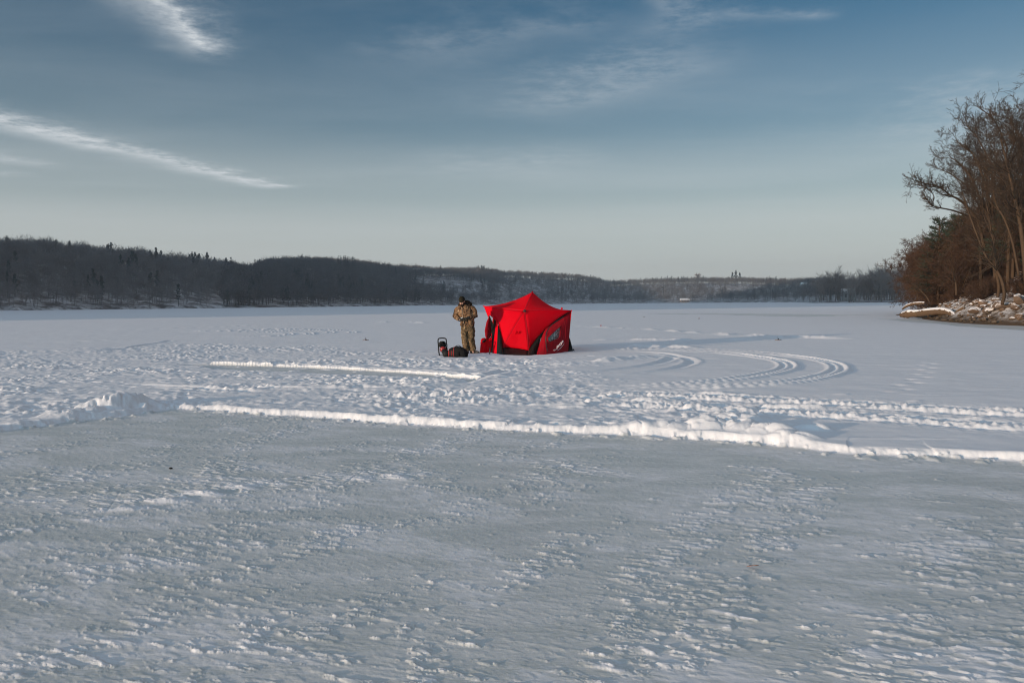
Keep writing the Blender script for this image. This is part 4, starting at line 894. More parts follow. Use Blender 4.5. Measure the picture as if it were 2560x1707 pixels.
tube_path(bm, [on_wall(x, y, .05) - T0 for x, y in wp], .016, 6); link('window_frame', bm_mesh('window_frame', bm, red2), win)
bm = bmesh.new(); tube_path(bm, [on_wall(x, y, .045) - T0 for x, y in [(1470, 1390), (1448, 1250), (1438, 1120), (1455, 1000), (1500, 915), (1560, 845), (1640, 780), (1800, 682)]], .013, 6); link('zip', bm_mesh('zip', bm, m_blkmetal), tent)
bm = bmesh.new(); tube_path(bm, [on_wall(x, y, .045) - T0 for x, y in [(1840, 1150), (1845, 1000), (1840, 860), (1800, 700)]], .007, 5); link('zip', bm_mesh('zip', bm, red2), tent)
def lettering(body, p0, p1, size, shear, mat, outw=.06):
    cu_ = bpy.data.curves.new('lettering', 'FONT'); cu_.body = body; cu_.size = 1; cu_.shear = shear; cu_.extrude = .01; cu_.offset = .004
    o = bpy.data.objects.new('_t', cu_); COL.objects.link(o); me = bpy.data.meshes.new_from_object(o.evaluated_get(bpy.context.evaluated_depsgraph_get())); bpy.data.objects.remove(o)
    me.name = 'lettering'; a, b = on_wall(*p0, outw), on_wall(*p1, outw); u = (b - a); n_ = Vector((ex.y, -ex.x, 0)).normalized(); up_ = n_.cross(u.normalized()).normalized()
    if up_.z < 0: up_ = -up_
    xs = [v.co.x for v in me.vertices]; w_ = max(xs) - min(xs); x0_ = min(xs)
    for v in me.vertices: v.co = a - T0 + u * ((v.co.x - x0_) / w_) + up_ * (v.co.y * size) + n_ * v.co.z
    me.materials.clear(); me.materials.append(mat); return link('lettering', me, tent)
m_print = plain('white_print', (.62, .54, .56), .6, .05, 50, .2, 0)
lettering('EVO', (1668, 1345), (1775, 1240), .12, .45, m_print)
lettering('8', (1772, 1226), (1806, 1196), .09, .3, m_print)
bm = bmesh.new(); tube_path(bm, [on_wall(x, y, .06) - T0 for x, y in [(1672, 1378), (1740, 1325), (1795, 1262), (1825, 1215)]], [.003, .008, .006, .002], 6); link('printed_swoosh', bm_mesh('printed_swoosh', bm, m_print), tent)
bm = bmesh.new(); tube_path(bm, [on_wall(x, y, .06) - T0 for x, y in [(1588, 1372), (1625, 1350), (1662, 1352)]], [.003, .010, .004], 6); tube_path(bm, [on_wall(x, y, .06) - T0 for x, y in [(1610, 1380), (1640, 1362), (1668, 1330)]], [.003, .009, .004], 6); link('printed_swoosh', bm_mesh('printed_swoosh', bm, m_print), tent)
# pale piping along seams
for pts, r_ in (([z2(457, 825, 24.8), z2(462, 1000, 24.75), z2(452, 1250, 24.7), z2(436, 1438, 24.66)], .004), ([z2(1345, 1115, 24.56), z2(1310, 1220, 24.5), z2(1268, 1330, 24.42)], .007), ([z2(1240, 1385, 24.38), z2(1262, 1425, 24.36), z2(1250, 1462, 24.34)], .022)):
    bm = bmesh.new(); tube_path(bm, [p - T0 for p in pts], r_, 6); link('piping', bm_mesh('piping', bm, trim), tent)
seam_r = plain('red_seam', (.55, .005, .02), .6, .1, 60)
bm = bmesh.new()
for a, m_, b in ((A_, mAH, H_), (H_, mLH, L_), (H_, mHR, R_), (H_, mHBL, BL), (H_, mHBR, BR)):
    tube_path(bm, [a * (1 - k) ** 2 + (2 * m_ - (a + b) / 2) * 2 * k * (1 - k) + b * k * k - T0 + Vector((0, -.004, 0)) for k in np.linspace(0, 1, 12)], .007, 5)
link('seam', bm_mesh('seam', bm, seam_r), tent)
# hub with its pull strap, the vent and the little knob on the roof edge
bm = bmesh.new(); hn = Vector((.05, -1, .1)).normalized(); q = hn.to_track_quat('Z', 'Y').to_matrix()
r_ = bmesh.ops.create_cone(bm, cap_ends=True, segments=14, radius1=.05, radius2=.03, depth=.04, matrix=Matrix.Translation(H_ - T0 + hn * .015 + Vector((.012, 0, -.006))) @ q.to_4x4()); hub = link('hub', bm_mesh('hub', bm, m_blkmetal), tent)
bm = bmesh.new(); tube_path(bm, [H_ - T0 + Vector((.02, -.04, -.01)), H_ - T0 + Vector((.045, -.05, -.06)), H_ - T0 + Vector((.06, -.035, -.11))], [.012, .010, .006], 6); link('pull_strap', bm_mesh('pull_strap', bm, plain('dark_red_strap', (.16, .006, .012), .7)), hub)
bm = bmesh.new(); vc = lambda x, y, o_=0: z2(x, y, 24.50 - o_) - T0
for x0v, x1v in ((800, 850), (858, 915)):
    tube_path(bm, [vc(x0v, 1068, .0), vc((x0v + x1v) / 2 - 8, 985, .07), vc((x0v + x1v) / 2 + 8, 975, .07), vc(x1v, 1068, .0)], [.012, .02, .02, .012], 7)
tube_path(bm, [vc(795, 1068), vc(860, 1060, .03), vc(918, 1068)], [.010, .016, .010], 6)
link('vent', bm_mesh('vent', bm, red), tent)
bm = bmesh.new(); kn = z2(1772, 505, 25.4) - T0; bmesh.ops.create_uvsphere(bm, u_segments=10, v_segments=8, radius=.035, matrix=Matrix.Translation(kn)); tube_path(bm, [kn, kn + Vector((0, 0, -.05))], .012, 6); link('roof_knob', bm_mesh('roof_knob', bm, red), tent)
for p in (BL, BR, L_, R_, A_):
    bm = bmesh.new(); bmesh.ops.create_uvsphere(bm, u_segments=8, v_segments=6, radius=.022, matrix=Matrix.Translation(p - T0)); link('pole_tip', bm_mesh('pole_tip', bm, red), tent)
bm = bmesh.new(); c = z2g(2012, 1382) - T0; tube_path(bm, [c + Vector((-.06, .0, .02)), c + Vector((0, 0, .035)), c + Vector((.03, 0, .0))], .02, 7); tube_path(bm, [c + Vector((0, 0, .07)), c + Vector((.02, 0, -.05))], .012, 6); link('anchor_foot', bm_mesh('anchor_foot', bm, m_blkmetal), tent)
# left wall: the open doorway, the lining inside and the flap folded out
bm = bmesh.new(); patch(bm, [z2(416, 758, 24.98), z2(455, 830, 24.84)], [z2g(340, 1432), z2g(436, 1442)], 6, 14, .0); patch(bm, [z2(240, 490, 25.45), z2(300, 560, 25.3), z2(355, 620, 25.18), z2(440, 740, 24.98)], [z2(250, 690, 25.5), z2(283, 642, 25.38), z2(350, 700, 25.2), z2(432, 778, 25.0)], 12, 5); patch(bm, [L_, z2(205, 570, 25.54), z2(250, 690, 25.5)], [L_ + Vector((.03, .0, -.01)), z2(245, 500, 25.46), z2(283, 642, 25.38)], 8, 4); cloth('door_frame', bm, red)
bm = bmesh.new(); patch(bm, [z2(255, 596, 25.5), z2(345, 800, 25.48)], [z2(330, 1080, 25.5), z2(372, 885, 25.5)], 4, 8); patch(bm, [z2(330, 1000, 25.5), z2(372, 885, 25.46), z2(432, 860, 25.2)], [z2g(285, 1415), z2g(335, 1428), z2g(352, 1432)], 8, 10); cloth('black_lining', bm, blk)
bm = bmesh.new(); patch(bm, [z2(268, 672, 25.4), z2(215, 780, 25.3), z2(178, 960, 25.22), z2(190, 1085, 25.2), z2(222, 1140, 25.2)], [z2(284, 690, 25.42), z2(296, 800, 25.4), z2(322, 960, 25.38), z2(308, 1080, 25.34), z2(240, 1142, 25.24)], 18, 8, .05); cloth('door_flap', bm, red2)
bm = bmesh.new(); patch(bm, [z2(100, 1160, 25.1), z2(120, 1118, 25.1), z2(180, 1110, 25.16), z2(240, 1140, 25.2), z2(330, 1075, 25.36)], [z2g(80, 1428), z2g(130, 1426), z2g(190, 1422), z2g(250, 1418), z2g(330, 1420)], 22, 10, .06, 2); cloth('door_flap', bm, red)
bm = bmesh.new(); tube_path(bm, [z2(98, 1225, 24.98) - T0, z2(150, 1190, 24.97) - T0, z2(205, 1150, 25.02) - T0], [.03, .035, .03], 8); link('strap', bm_mesh('strap', bm, m_blkmetal), tent)
bm = bmesh.new(); p0 = z2g(280, 1455); base = Vector((p0.x, p0.y, lake_height(p0.x, p0.y) - .02)); tube_path(bm, [(0, 0, -.05), (0.005, 0, .12), (-.012, .01, .24)], [.02, .016, .006], 6); bmesh.ops.create_cube(bm, size=.02, matrix=Matrix.Translation((0, 0, .1)))
tag(link('tent_peg', bm_mesh('tent_peg', bm, m_blkmetal), None, base), 'short black peg stuck upright in the snow before the open tent door', 'peg')

# ------------------------------------------------------------------ the man in camouflage
def camo(name, cols, scale=9):
    t = NT(name); c = t.coord(); mp = t.n('ShaderNodeMapping'); mp.inputs['Scale'].default_value = (1.3, 1.3, .62); t.l(c, mp.inputs[0])
    a = t.noise(scale, 3, .6, mp.outputs[0], .8); b = t.noise(scale * 2.3, 3, .6, mp.outputs[0], 1.0); d = t.noise(scale * 5, 3, .6, mp.outputs[0], .5)
    v = t.math('ADD', t.math('MULTIPLY', a, .55), t.math('ADD', t.math('MULTIPLY', b, .3), t.math('MULTIPLY', d, .3)))
    t.set(t.ramp(v, [(.0, cols[0]), (.515, cols[1]), (.575, cols[2]), (.612, cols[3]), (.655, cols[4])], 'CONSTANT'), .85, .15); t.bump(a, .3, .02); return t.m
m_camo = camo('camo_cloth', [(.018, .016, .012), (.10, .055, .028), (.34, .19, .10), (.055, .038, .022), (.44, .30, .18)], 8)
m_camo2 = camo('camo_trousers', [(.018, .016, .012), (.085, .06, .03), (.22, .14, .075), (.045, .036, .022), (.34, .24, .14)], 8)
m_skin = plain('skin', (.42, .24, .17), .5, .08, 30, .35, .05); m_hat = plain('dark_olive_knit', (.020, .018, .011), .95, .4, 120, .1, .6); m_glove = plain('black_glove', (.015, .018, .018), .7, .3, 60); m_boot = plain('boot_rubber', (.06, .055, .05), .6, .3, 30); m_hood = plain('dark_brown_lining', (.035, .022, .015), .9, .4, 60, .1, .5); m_beard = plain('dark_beard', (.03, .018, .012), .95, .4, 90, .1, .6); m_eye = plain('eye', (.03, .02, .015), .2, .1, 20, .5, 0)
S = 1 / 668.0
fp = at(1080 + 772 / 8.25, 720 + 1352 / 8.25, z=.04); FZ = lake_height(fp.x, fp.y) - .012
def m1(x, y, d=0.0): return Vector(((x - 772) * S, d, (1352 - y) * S))     # photo detail -> body coordinates, d towards -y
person_origin = Vector((fp.x, fp.y, FZ))
V3 = Vector
def limb(bm, pts, rad, flat=1.0, n=14):          # tapered limb with elliptical rings
    P = [V3(p) for p in pts]; rings = []
    for i, p in enumerate(P):
        d = (P[min(i + 1, len(P) - 1)] - P[max(i - 1, 0)]).normalized(); u = V3((1, 0, 0)); u = (u - d * u.dot(d)); u = u.normalized() if u.length > .2 else V3((0, 0, 1)); v = d.cross(u)
        rings.append([p + u * math.cos(6.2832 * k / n) * rad[i] + v * math.sin(6.2832 * k / n) * rad[i] * flat for k in range(n)])
    loft(bm, rings)
# joints (photo left is the man's right side)
shL, shR = m1(545, 440, 0), m1(845, 425, .02); elL, elR = m1(487, 585, .02), m1(895, 575, -.02); wrL, wrR = m1(585, 655, -.20), m1(770, 610, -.20)
hpL, hpR = m1(680, 850, 0), m1(812, 850, .0); knL, knR = m1(680, 1075, -.05), m1(815, 1065, -.04); anL, anR = m1(718, 1300, .0), m1(852, 1285, .02)
neck, head = m1(650, 375, -.04), m1(636, 290, -.10)
# the body under the clothes, one skin from crown to feet
bm = bmesh.new()
ellipse_tube(bm, [(m1(740, 880), (.17, 0, 0), (0, .11, 0)), (m1(730, 780), (.165, 0, 0), (0, .105, 0)), (m1(715, 640), (.16, 0, 0), (0, .10, 0)), (m1(700, 500, -.01), (.19, 0, 0), (0, .115, 0)), (m1(695, 420, -.01), (.19, 0, 0), (0, .10, 0)), (m1(680, 385, -.02), (.10, 0, 0), (0, .08, 0))])
limb(bm, [m1(690, 410, -.01), neck, m1(642, 335, -.08)], [.075, .062, .062])
for sh, el, wr in ((shL, elL, wrL), (shR, elR, wrR)): limb(bm, [sh.lerp(m1(695, 430), .3), sh, sh.lerp(el, .5), el, el.lerp(wr, .4), wr], [.07, .068, .055, .047, .043, .03])
for hp, kn, an in ((hpL, knL, anL), (hpR, knR, anR)): limb(bm, [hp + V3((0, 0, .05)), hp.lerp(kn, .4), kn, kn.lerp(an, .35), an, an + V3((0, 0, -.05))], [.095, .08, .06, .058, .04, .04]); limb(bm, [an + V3((0, .04, -.03)), an + V3((0, -.04, -.035)), an + V3((.0, -.14, -.05))], [.035, .042, .03])
# head: skull, jaw, nose, brows, lips, ears; tipped forward towards the hands
hm_ = Matrix.Translation(head) @ Matrix.Rotation(R(-14), 4, 'Z') @ Matrix.Rotation(R(26), 4, 'X')
def hp_(x, y, z): return hm_ @ V3((x, y, z))
def blob(bm, c, r, sub=2):
    q = bmesh.ops.create_icosphere(bm, subdivisions=sub, radius=1); bmesh.ops.transform(bm, matrix=hm_ @ Matrix.Translation(c) @ Matrix.Diagonal((*r, 1)), verts=q['verts'])
blob(bm, (0, .012, .03), (.078, .097, .098), 3); blob(bm, (0, -.035, -.055), (.058, .062, .062)); blob(bm, (0, -.068, -.098), (.026, .024, .018)); blob(bm, (0, -.092, .005), (.011, .012, .026)); blob(bm, (0, -.104, -.018), (.016, .014, .011))
blob(bm, (0, -.084, .042), (.055, .014, .010)); blob(bm, (0, -.094, -.055), (.024, .010, .006)); blob(bm, (0, -.092, -.066), (.022, .010, .007)); blob(bm, (.079, .01, .0), (.010, .022, .032)); blob(bm, (-.079, .01, .0), (.010, .022, .032)); blob(bm, (.04, -.07, -.015), (.026, .02, .022)); blob(bm, (-.04, -.07, -.015), (.026, .02, .022))
# bare thumb and fingers inside the gloves come with the gloves; the palms belong to the body
for wr, dr in ((wrL, V3((.35, -.85, .10))), (wrR, V3((-.85, -.45, -.15)))): limb(bm, [wr, wr + dr.normalized() * .05, wr + dr.normalized() * .085], [.03, .036, .032], .5)
def fabric_noise(amp, fr, seed):
    def f(me):
        n = len(me.vertices); co = np.empty(n * 3); me.vertices.foreach_get('co', co); co = co.reshape(-1, 3); no = np.empty(n * 3); me.vertices.foreach_get('normal', no); no = no.reshape(-1, 3)
        k = fbm(co[:, 0] * fr + co[:, 1] * fr, co[:, 2] * fr * 1.6 + co[:, 1] * 3, seed, 3) * amp; co += no * k[:, None]; me.vertices.foreach_set('co', co.ravel())
    return f
person = link('person', remeshed('person', bm, .0085, m_skin, 3)); person.location = person_origin
tag(person, 'person in camouflage winter suit and dark knit cap looking down at their hands', 'person')
for sx in (-1, 1):
    bm = bmesh.new(); bmesh.ops.create_uvsphere(bm, u_segments=10, v_segments=8, radius=.012, matrix=hm_ @ Matrix.Translation((.031 * sx, -.078, .022))); link('eye', bm_mesh('eye', bm, m_eye), person)
bm = bmesh.new()
for c, r in (((0, -.062, -.082), (.056, .052, .044)), ((.055, -.02, -.045), (.022, .048, .052)), ((-.055, -.02, -.045), (.022, .048, .052)), ((0, -.098, -.044), (.032, .012, .008)), ((0, -.08, -.118), (.034, .034, .03))): blob(bm, c, r)
link('beard', remeshed('beard', bm, .007, m_beard, 2, fabric_noise(.004, 60, 7)), person)
bm = bmesh.new()                                 # knit cap with a turned-up brim
rings = []
for z_, r_ in ((.045, .088), (.05, .103), (.085, .104), (.092, .096), (.12, .088), (.15, .066), (.168, .036), (.174, .008)):
    rings.append([hp_(math.cos(a) * r_ * .93, math.sin(a) * r_ * 1.12 + .012 - (.012 if z_ < .06 else 0), z_ + (.012 * math.sin(a) if z_ < .1 else 0)) for a in np.linspace(0, 2 * math.pi, 24, endpoint=False)])
loft(bm, rings); link('knit_cap', bm_mesh('knit_cap', bm, m_hat), person)
# jacket: trunk, two sleeves, collar, one continuous cloth
bm = bmesh.new()
ellipse_tube(bm, [(m1(738, 790, .0), (.222, 0, 0), (0, .165, 0)), (m1(738, 720), (.225, 0, 0), (0, .168, 0)), (m1(730, 640, -.01), (.218, 0, 0), (0, .165, 0)), (m1(712, 540, -.015), (.228, 0, 0), (0, .168, 0)), (m1(700, 460, -.01), (.242, 0, 0), (0, .155, 0)), (m1(695, 410), (.205, 0, .01), (0, .13, 0)), (m1(685, 378, -.015), (.125, 0, 0), (0, .11, 0)), (m1(670, 352, -.03), (.105, 0, 0), (0, .10, 0))], 24)
limb(bm, [m1(600, 420), shL + V3((.0, 0, .0)), shL.lerp(elL, .5) + V3((-.005, 0, 0)), elL, elL.lerp(wrL, .35), elL.lerp(wrL, .75), wrL.lerp(elL, .06)], [.095, .102, .094, .088, .080, .066, .052])
limb(bm, [m1(790, 415), shR, shR.lerp(elR, .5) + V3((.012, 0, 0)), elR, elR.lerp(wrR, .35), elR.lerp(wrR, .75), wrR.lerp(elR, .06)], [.095, .102, .096, .090, .080, .066, .052])
jk = link('jacket', remeshed('jacket', bm, .012, m_camo, 5, fabric_noise(.012, 8, 3)), person)
for x0_, z0_, sx in ((655, 600, 1), (800, 610, 1)):
    pass
bm = bmesh.new(); tube_path(bm, [m1(634, 375, -.135), m1(637, 450, -.165), m1(640, 560, -.182), m1(648, 640, -.182), m1(690, 780, -.17)], .009, 6); link('zip', bm_mesh('zip', bm, plain('pale_zip', (.5, .36, .24), .5)), jk)
for cx, cz in ((655, 715), (805, 715)):
    bm = bmesh.new(); box(bm, m1(cx, cz, -.155), (.13, .035, .13), .012); link('pocket', bm_mesh('pocket', bm, m_camo), jk)
bm = bmesh.new()                                 # hood thrown back behind the neck
limb(bm, [m1(565, 362, .03), m1(600, 345, .10), m1(680, 322, .14), m1(755, 318, .12), m1(800, 350, .05), m1(770, 375, -.06)], [.045, .07, .085, .09, .07, .04]); limb(bm, [m1(690, 330, .08), m1(735, 285, .07), m1(745, 270, .06)], [.10, .075, .05])
link('hood', remeshed('hood', bm, .012, m_hood, 4, fabric_noise(.010, 16, 4)), person)
# bib trousers
bm = bmesh.new()
ellipse_tube(bm, [(m1(738, 740), (.19, 0, 0), (0, .14, 0)), (m1(740, 820), (.20, 0, 0), (0, .15, 0)), (m1(742, 885), (.195, 0, 0), (0, .145, 0))], 22)
for hp, kn, an, o_ in ((hpL, knL, anL, -1), (hpR, knR, anR, 1)):
    limb(bm, [hp + V3((0, 0, .06)), hp.lerp(kn, .35), hp.lerp(kn, .75), kn, kn.lerp(an, .4), kn.lerp(an, .8), an + V3((0, 0, .0))], [.118, .118, .106, .102, .100, .098, .092], 1.05)
link('trousers', remeshed('trousers', bm, .012, m_camo2, 4, fabric_noise(.014, 8, 5)), person)
# boots: the photo-left one points at the camera, the other is turned out to the right
for an, yaw, c_ in ((anL, 10, 0), (anR, 62, 1)):
    a = R(yaw); f_ = V3((math.sin(a), -math.cos(a), 0)); sd = V3((math.cos(a), math.sin(a), 0)); b0 = V3((an.x, an.y, 0)); bm = bmesh.new(); rings = []
    for k, (dd, w_, h0, h1) in enumerate(((-.10, .03, .02, .08), (-.09, .045, .005, .13), (-.02, .052, .0, .14), (.06, .052, .0, .115), (.13, .056, .0, .09), (.19, .048, .005, .07), (.215, .02, .02, .05))):
        c = b0 + f_ * dd; hm2 = (h0 + h1) / 2; rings.append([c + sd * math.cos(t_) * w_ + V3((0, 0, hm2 + math.sin(t_) * (h1 - h0) / 2)) for t_ in np.linspace(0, 6.2832, 14, endpoint=False)])
    loft(bm, rings); limb(bm, [b0 + V3((0, .02, .05)), b0 + V3((0, .015, .14)), b0 + V3((0, .01, .20))], [.06, .062, .066])
    bt = link('boot', remeshed('boot', bm, .009, m_boot, 2), person)
    bm = bmesh.new(); rings = []
    for z_ in (.0, .028): rings.append([b0 + f_ * (.057 + .165 * math.cos(t_)) + sd * math.sin(t_) * .062 + V3((0, 0, z_ - .005)) for t_ in np.linspace(0, 6.2832, 20, endpoint=False)])
    loft(bm, rings); link('sole', bm_mesh('sole', bm, m_blkmetal, False), bt)
    bm = bmesh.new(); limb(bm, [b0 + V3((0, .012, .15)), b0 + V3((0, .01, .185))], [.078, .078]); link('cuff', bm_mesh('cuff', bm, plain('grey_cuff', (.30, .33, .32), .8)), bt)
# gloves: palm, four unequal curled fingers and a thumb from the side
def glove(wr, dr, pn_, side, curl):
    bm = bmesh.new(); d = V3(dr).normalized(); n_ = (V3(pn_) - d * V3(pn_).dot(d)).normalized(); s_ = d.cross(n_) * side      # n_: out of the palm, s_: towards the thumb
    limb(bm, [wr - d * .03, wr, wr + d * .02], [.043, .045, .04])
    rings = [[wr + d * x + s_ * math.cos(t_) * w_ + n_ * math.sin(t_) * .021 for t_ in np.linspace(0, 6.2832, 14, endpoint=False)] for x, w_ in ((.0, .034), (.03, .044), (.07, .048), (.095, .045))]; loft(bm, rings)
    for k, (ln, r_) in enumerate(((.072, .0125), (.080, .0128), (.074, .0122), (.058, .0112))):
        p = wr + d * (.085 - .004 * abs(k - 1)) + s_ * (.034 - .0225 * k); pts = [p]; a = R(curl * .6)
        for f in (.42, .33, .25): p = p + (d * math.cos(a) + n_ * math.sin(a)) * ln * f; pts.append(p); a += R(curl)
        tube_path(bm, pts, [r_ * 1.05, r_, r_ * .95, r_ * .8], 8)
    p = wr + d * .028 + s_ * .036; pts = [p, p + (d * .55 + s_ * .75 + n_ * .25).normalized() * .034, p + (d * .75 + s_ * .6 + n_ * .55).normalized() * .062, p + (d * .85 + s_ * .35 + n_ * .8).normalized() * .082]
    tube_path(bm, pts, [.017, .0155, .0135, .011], 8)
    return link('glove', remeshed('glove', bm, .0055, m_glove, 2), person)
glove(wrL, (.45, -.80, .12), (.75, .45, .1), 1, 34); glove(wrR, (-.88, -.42, -.16), (.25, .45, -.85), -1, 30)
# what the hands hold: a small white cup
cp = wrL + V3((.45, -.80, .12)).normalized() * .085 + V3((.03, .01, .03)); bm = bmesh.new(); loft(bm, [[V3((math.cos(a) * r_, math.sin(a) * r_, z_)) for a in np.linspace(0, 6.2832, 14, endpoint=False)] for z_, r_ in ((-.04, .024), (.035, .031), (.036, .027), (-.03, .02))])
o = link('bait_cup', bm_mesh('bait_cup', bm, plain('white_plastic', (.8, .8, .78), .4, .03, 30)), None, person_origin + cp); o.rotation_euler = (R(15), R(8), 0); tag(o, 'small white cup held in the gloved hands before the jacket', 'cup')
# ------------------------------------------------------------------ the power auger, the carrying bag and the tip-ups
def zg(x, y, z=.04): return at(1080 + x / 8.25, 720 + y / 8.25, z=z)
def ground(p, dz=0.0): return Vector((p.x, p.y, lake_height(p.x, p.y) + dz))
m_redp = plain('red_engine_shroud', (.27, .012, .014), .4, .15, 30, .5); m_steel = plain('dull_steel', (.30, .30, .29), .4, .2, 40, .5, .1, .8); m_dk = plain('dark_plastic', (.011, .012, .013), .6, .3, 40, .2)
b = ground(zg(215, 1400), -.01); aug = empty('ice_auger', b, R(6), 'black framed power ice auger with red engine lying with its round end forward', 'auger')
# frame of bent tube, upright at the back
bm = bmesh.new(); tube_path(bm, [(-.085, 0, .015), (-.105, .0, .12), (-.115, .0, .30), (-.125, .0, .43), (-.12, 0, .49), (-.09, 0, .522), (.0, 0, .53), (.085, 0, .522), (.115, 0, .49), (.12, 0, .42), (.115, 0, .30), (.135, .0, .20), (.145, 0, .12), (.12, 0, .03), (.05, 0, .012), (-.05, 0, .012), (-.085, 0, .015)], .018, 8); link('handle_frame', bm_mesh('handle_frame', bm, m_dk), aug)
bm = bmesh.new(); tube_path(bm, [(-.09, 0, .522), (0, 0, .53), (.085, 0, .522)], .017, 8); link('grip', bm_mesh('grip', bm, plain('maroon_grip', (.09, .02, .02), .7)), aug)
bm = bmesh.new(); box(bm, V3((.0, .02, .335)), (.195, .16, .18), .025); box(bm, V3((.0, -.03, .41)), (.15, .11, .06), .018)
for k in range(5): box(bm, V3((.0, -.068, .285 + k * .022)), (.165, .022, .008))
box(bm, V3((-.06, -.07, .33)), (.05, .05, .07), .01); link('engine', bm_mesh('engine', bm, m_dk), aug)
bm = bmesh.new(); box(bm, V3((.0, -.01, .425)), (.16, .06, .02), .008); link('crossbar', bm_mesh('crossbar', bm, m_dk), aug)
bm = bmesh.new(); box(bm, V3((.0, -.055, .385)), (.06, .012, .016)); link('name_plate', bm_mesh('name_plate', bm, m_steel), aug)
bm = bmesh.new(); r_ = bmesh.ops.create_cone(bm, cap_ends=True, segments=20, radius1=.10, radius2=.075, depth=.11, matrix=Matrix.Translation((.02, -.06, .20)) @ Matrix.Rotation(R(90), 4, 'X')); box(bm, V3((.05, -.07, .165)), (.12, .12, .10), .025); link('engine_shroud', bm_mesh('engine_shroud', bm, m_redp), aug)
for c in ((-.045, -.085, .245), (.06, -.085, .25)):
    bm = bmesh.new(); bmesh.ops.create_uvsphere(bm, u_segments=10, v_segments=8, radius=.014, matrix=Matrix.Translation(c)); link('bolt', bm_mesh('bolt', bm, m_steel), aug)
bm = bmesh.new(); tube_path(bm, [(.05, -.05, .14), (.07, -.35, .11), (.10, -.62, .10)], .018, 8); 
for k in range(44):                              # flight wound round the shaft
    f = k / 43; a = f * 5 * 6.2832; c = V3((.05 + .05 * f, -.12 - .48 * f, .135 - .035 * f)); n0 = V3((math.cos(a), 0, math.sin(a)))
    v_ = [bm.verts.new(c + n0 * .016), bm.verts.new(c + n0 * .085)]
    if k: bm.faces.new((pv[0], pv[1], v_[1], v_[0]))
    pv = v_
o = link('auger_flight', bm_mesh('auger_flight', bm, m_dk), aug); md = o.modifiers.new('t', 'SOLIDIFY'); md.thickness = .004
bm = bmesh.new(); bmesh.ops.create_cone(bm, cap_ends=True, segments=28, radius1=.105, radius2=.11, depth=.05, matrix=Matrix.Translation((.10, -.66, .102)) @ Matrix.Rotation(R(84), 4, 'X')); bmesh.ops.create_cone(bm, cap_ends=True, segments=20, radius1=.07, radius2=.09, depth=.03, matrix=Matrix.Translation((.101, -.695, .102)) @ Matrix.Rotation(R(-90), 4, 'X')); bmesh.ops.bevel(bm, geom=list(bm.edges), offset=.006, segments=2, affect='EDGES'); link('blade_guard', bm_mesh('blade_guard', bm, m_dk), aug)
bm = bmesh.new(); tube_path(bm, [(.12, -.02, .42), (.15, -.05, .33), (.165, -.04, .22), (.14, -.03, .16)], .006, 6); link('cable', bm_mesh('cable', bm, m_dk), aug)
# bag
b = ground(zg(550, 1428), -.012); bag = empty('carrying_bag', b, R(-16), 'black soft carrying bag with red piping on the snow beside the auger', 'bag')
m_bag = plain('black_nylon', (.012, .012, .013), .8, .35, 25, .08, .4); m_pipe = plain('red_piping', (.40, .035, .03), .6, .1, 40); m_grey = plain('grey_bag_panel', (.085, .06, .055), .7, .3, 30)
def superell(w_, h_, n=24, e=.55):
    out = []
    for k in range(n):
        a = 6.2832 * k / n; c, s = math.cos(a), math.sin(a); out.append((abs(c) ** e * math.copysign(1, c) * w_, abs(s) ** e * math.copysign(1, s) * h_))
    return out
secs = [(-.275, .10, .085, .10), (-.262, .135, .115, .125), (-.20, .15, .14, .145), (-.06, .155, .155, .155), (.10, .15, .145, .146), (.20, .14, .12, .122), (.245, .11, .085, .09), (.255, .05, .04, .085)]
bm = bmesh.new(); loft(bm, [[V3((x, u, zc_ + v)) for u, v in superell(w_, h_)] for x, w_, h_, zc_ in secs])
for v in bm.verts: v.co.z = max(0, v.co.z); v.co += V3((0, 0, .012 * float(pn(np.array([v.co.x * 9]), np.array([v.co.y * 9]), 3)[0])))
o = link('bag_body', bm_mesh('bag_body', bm, m_bag), bag)
for x, k_ in ((-.255, .99), (-.095, 1.0)):
    w_, h_, zc_ = [float(np.interp(x, [s[0] for s in secs], [s[i] for s in secs])) for i in (1, 2, 3)]
    bm = bmesh.new(); P = [V3((x, u * 1.01, max(.004, zc_ + v * 1.01))) for u, v in superell(w_ * k_, h_ * k_)]; tube_path(bm, P + [P[0]], .0085, 6); link('piping', bm_mesh('piping', bm, m_pipe), bag)
for k in range(4):
    bm = bmesh.new(); box(bm, V3((-.236 + k * .036, -.146 - k * .004, .125)), (.016, .012, .15 - .012 * (k == 0)), .004); link('stripe', bm_mesh('stripe', bm, m_grey if k % 2 else m_pipe), bag)
bm = bmesh.new(); box(bm, V3((.03, -.15, .12)), (.14, .03, .13), .012); link('pocket', bm_mesh('pocket', bm, m_bag), bag)
bm = bmesh.new(); tube_path(bm, [(-.10, 0, .305), (-.06, 0, .335), (.02, 0, .34), (.08, 0, .30)], .011, 6); link('carry_handle', bm_mesh('carry_handle', bm, m_bag), bag)
bm = bmesh.new(); box(bm, V3((.258, .0, .10)), (.03, .10, .12), .01); link('side_pocket', bm_mesh('side_pocket', bm, m_bag), bag)

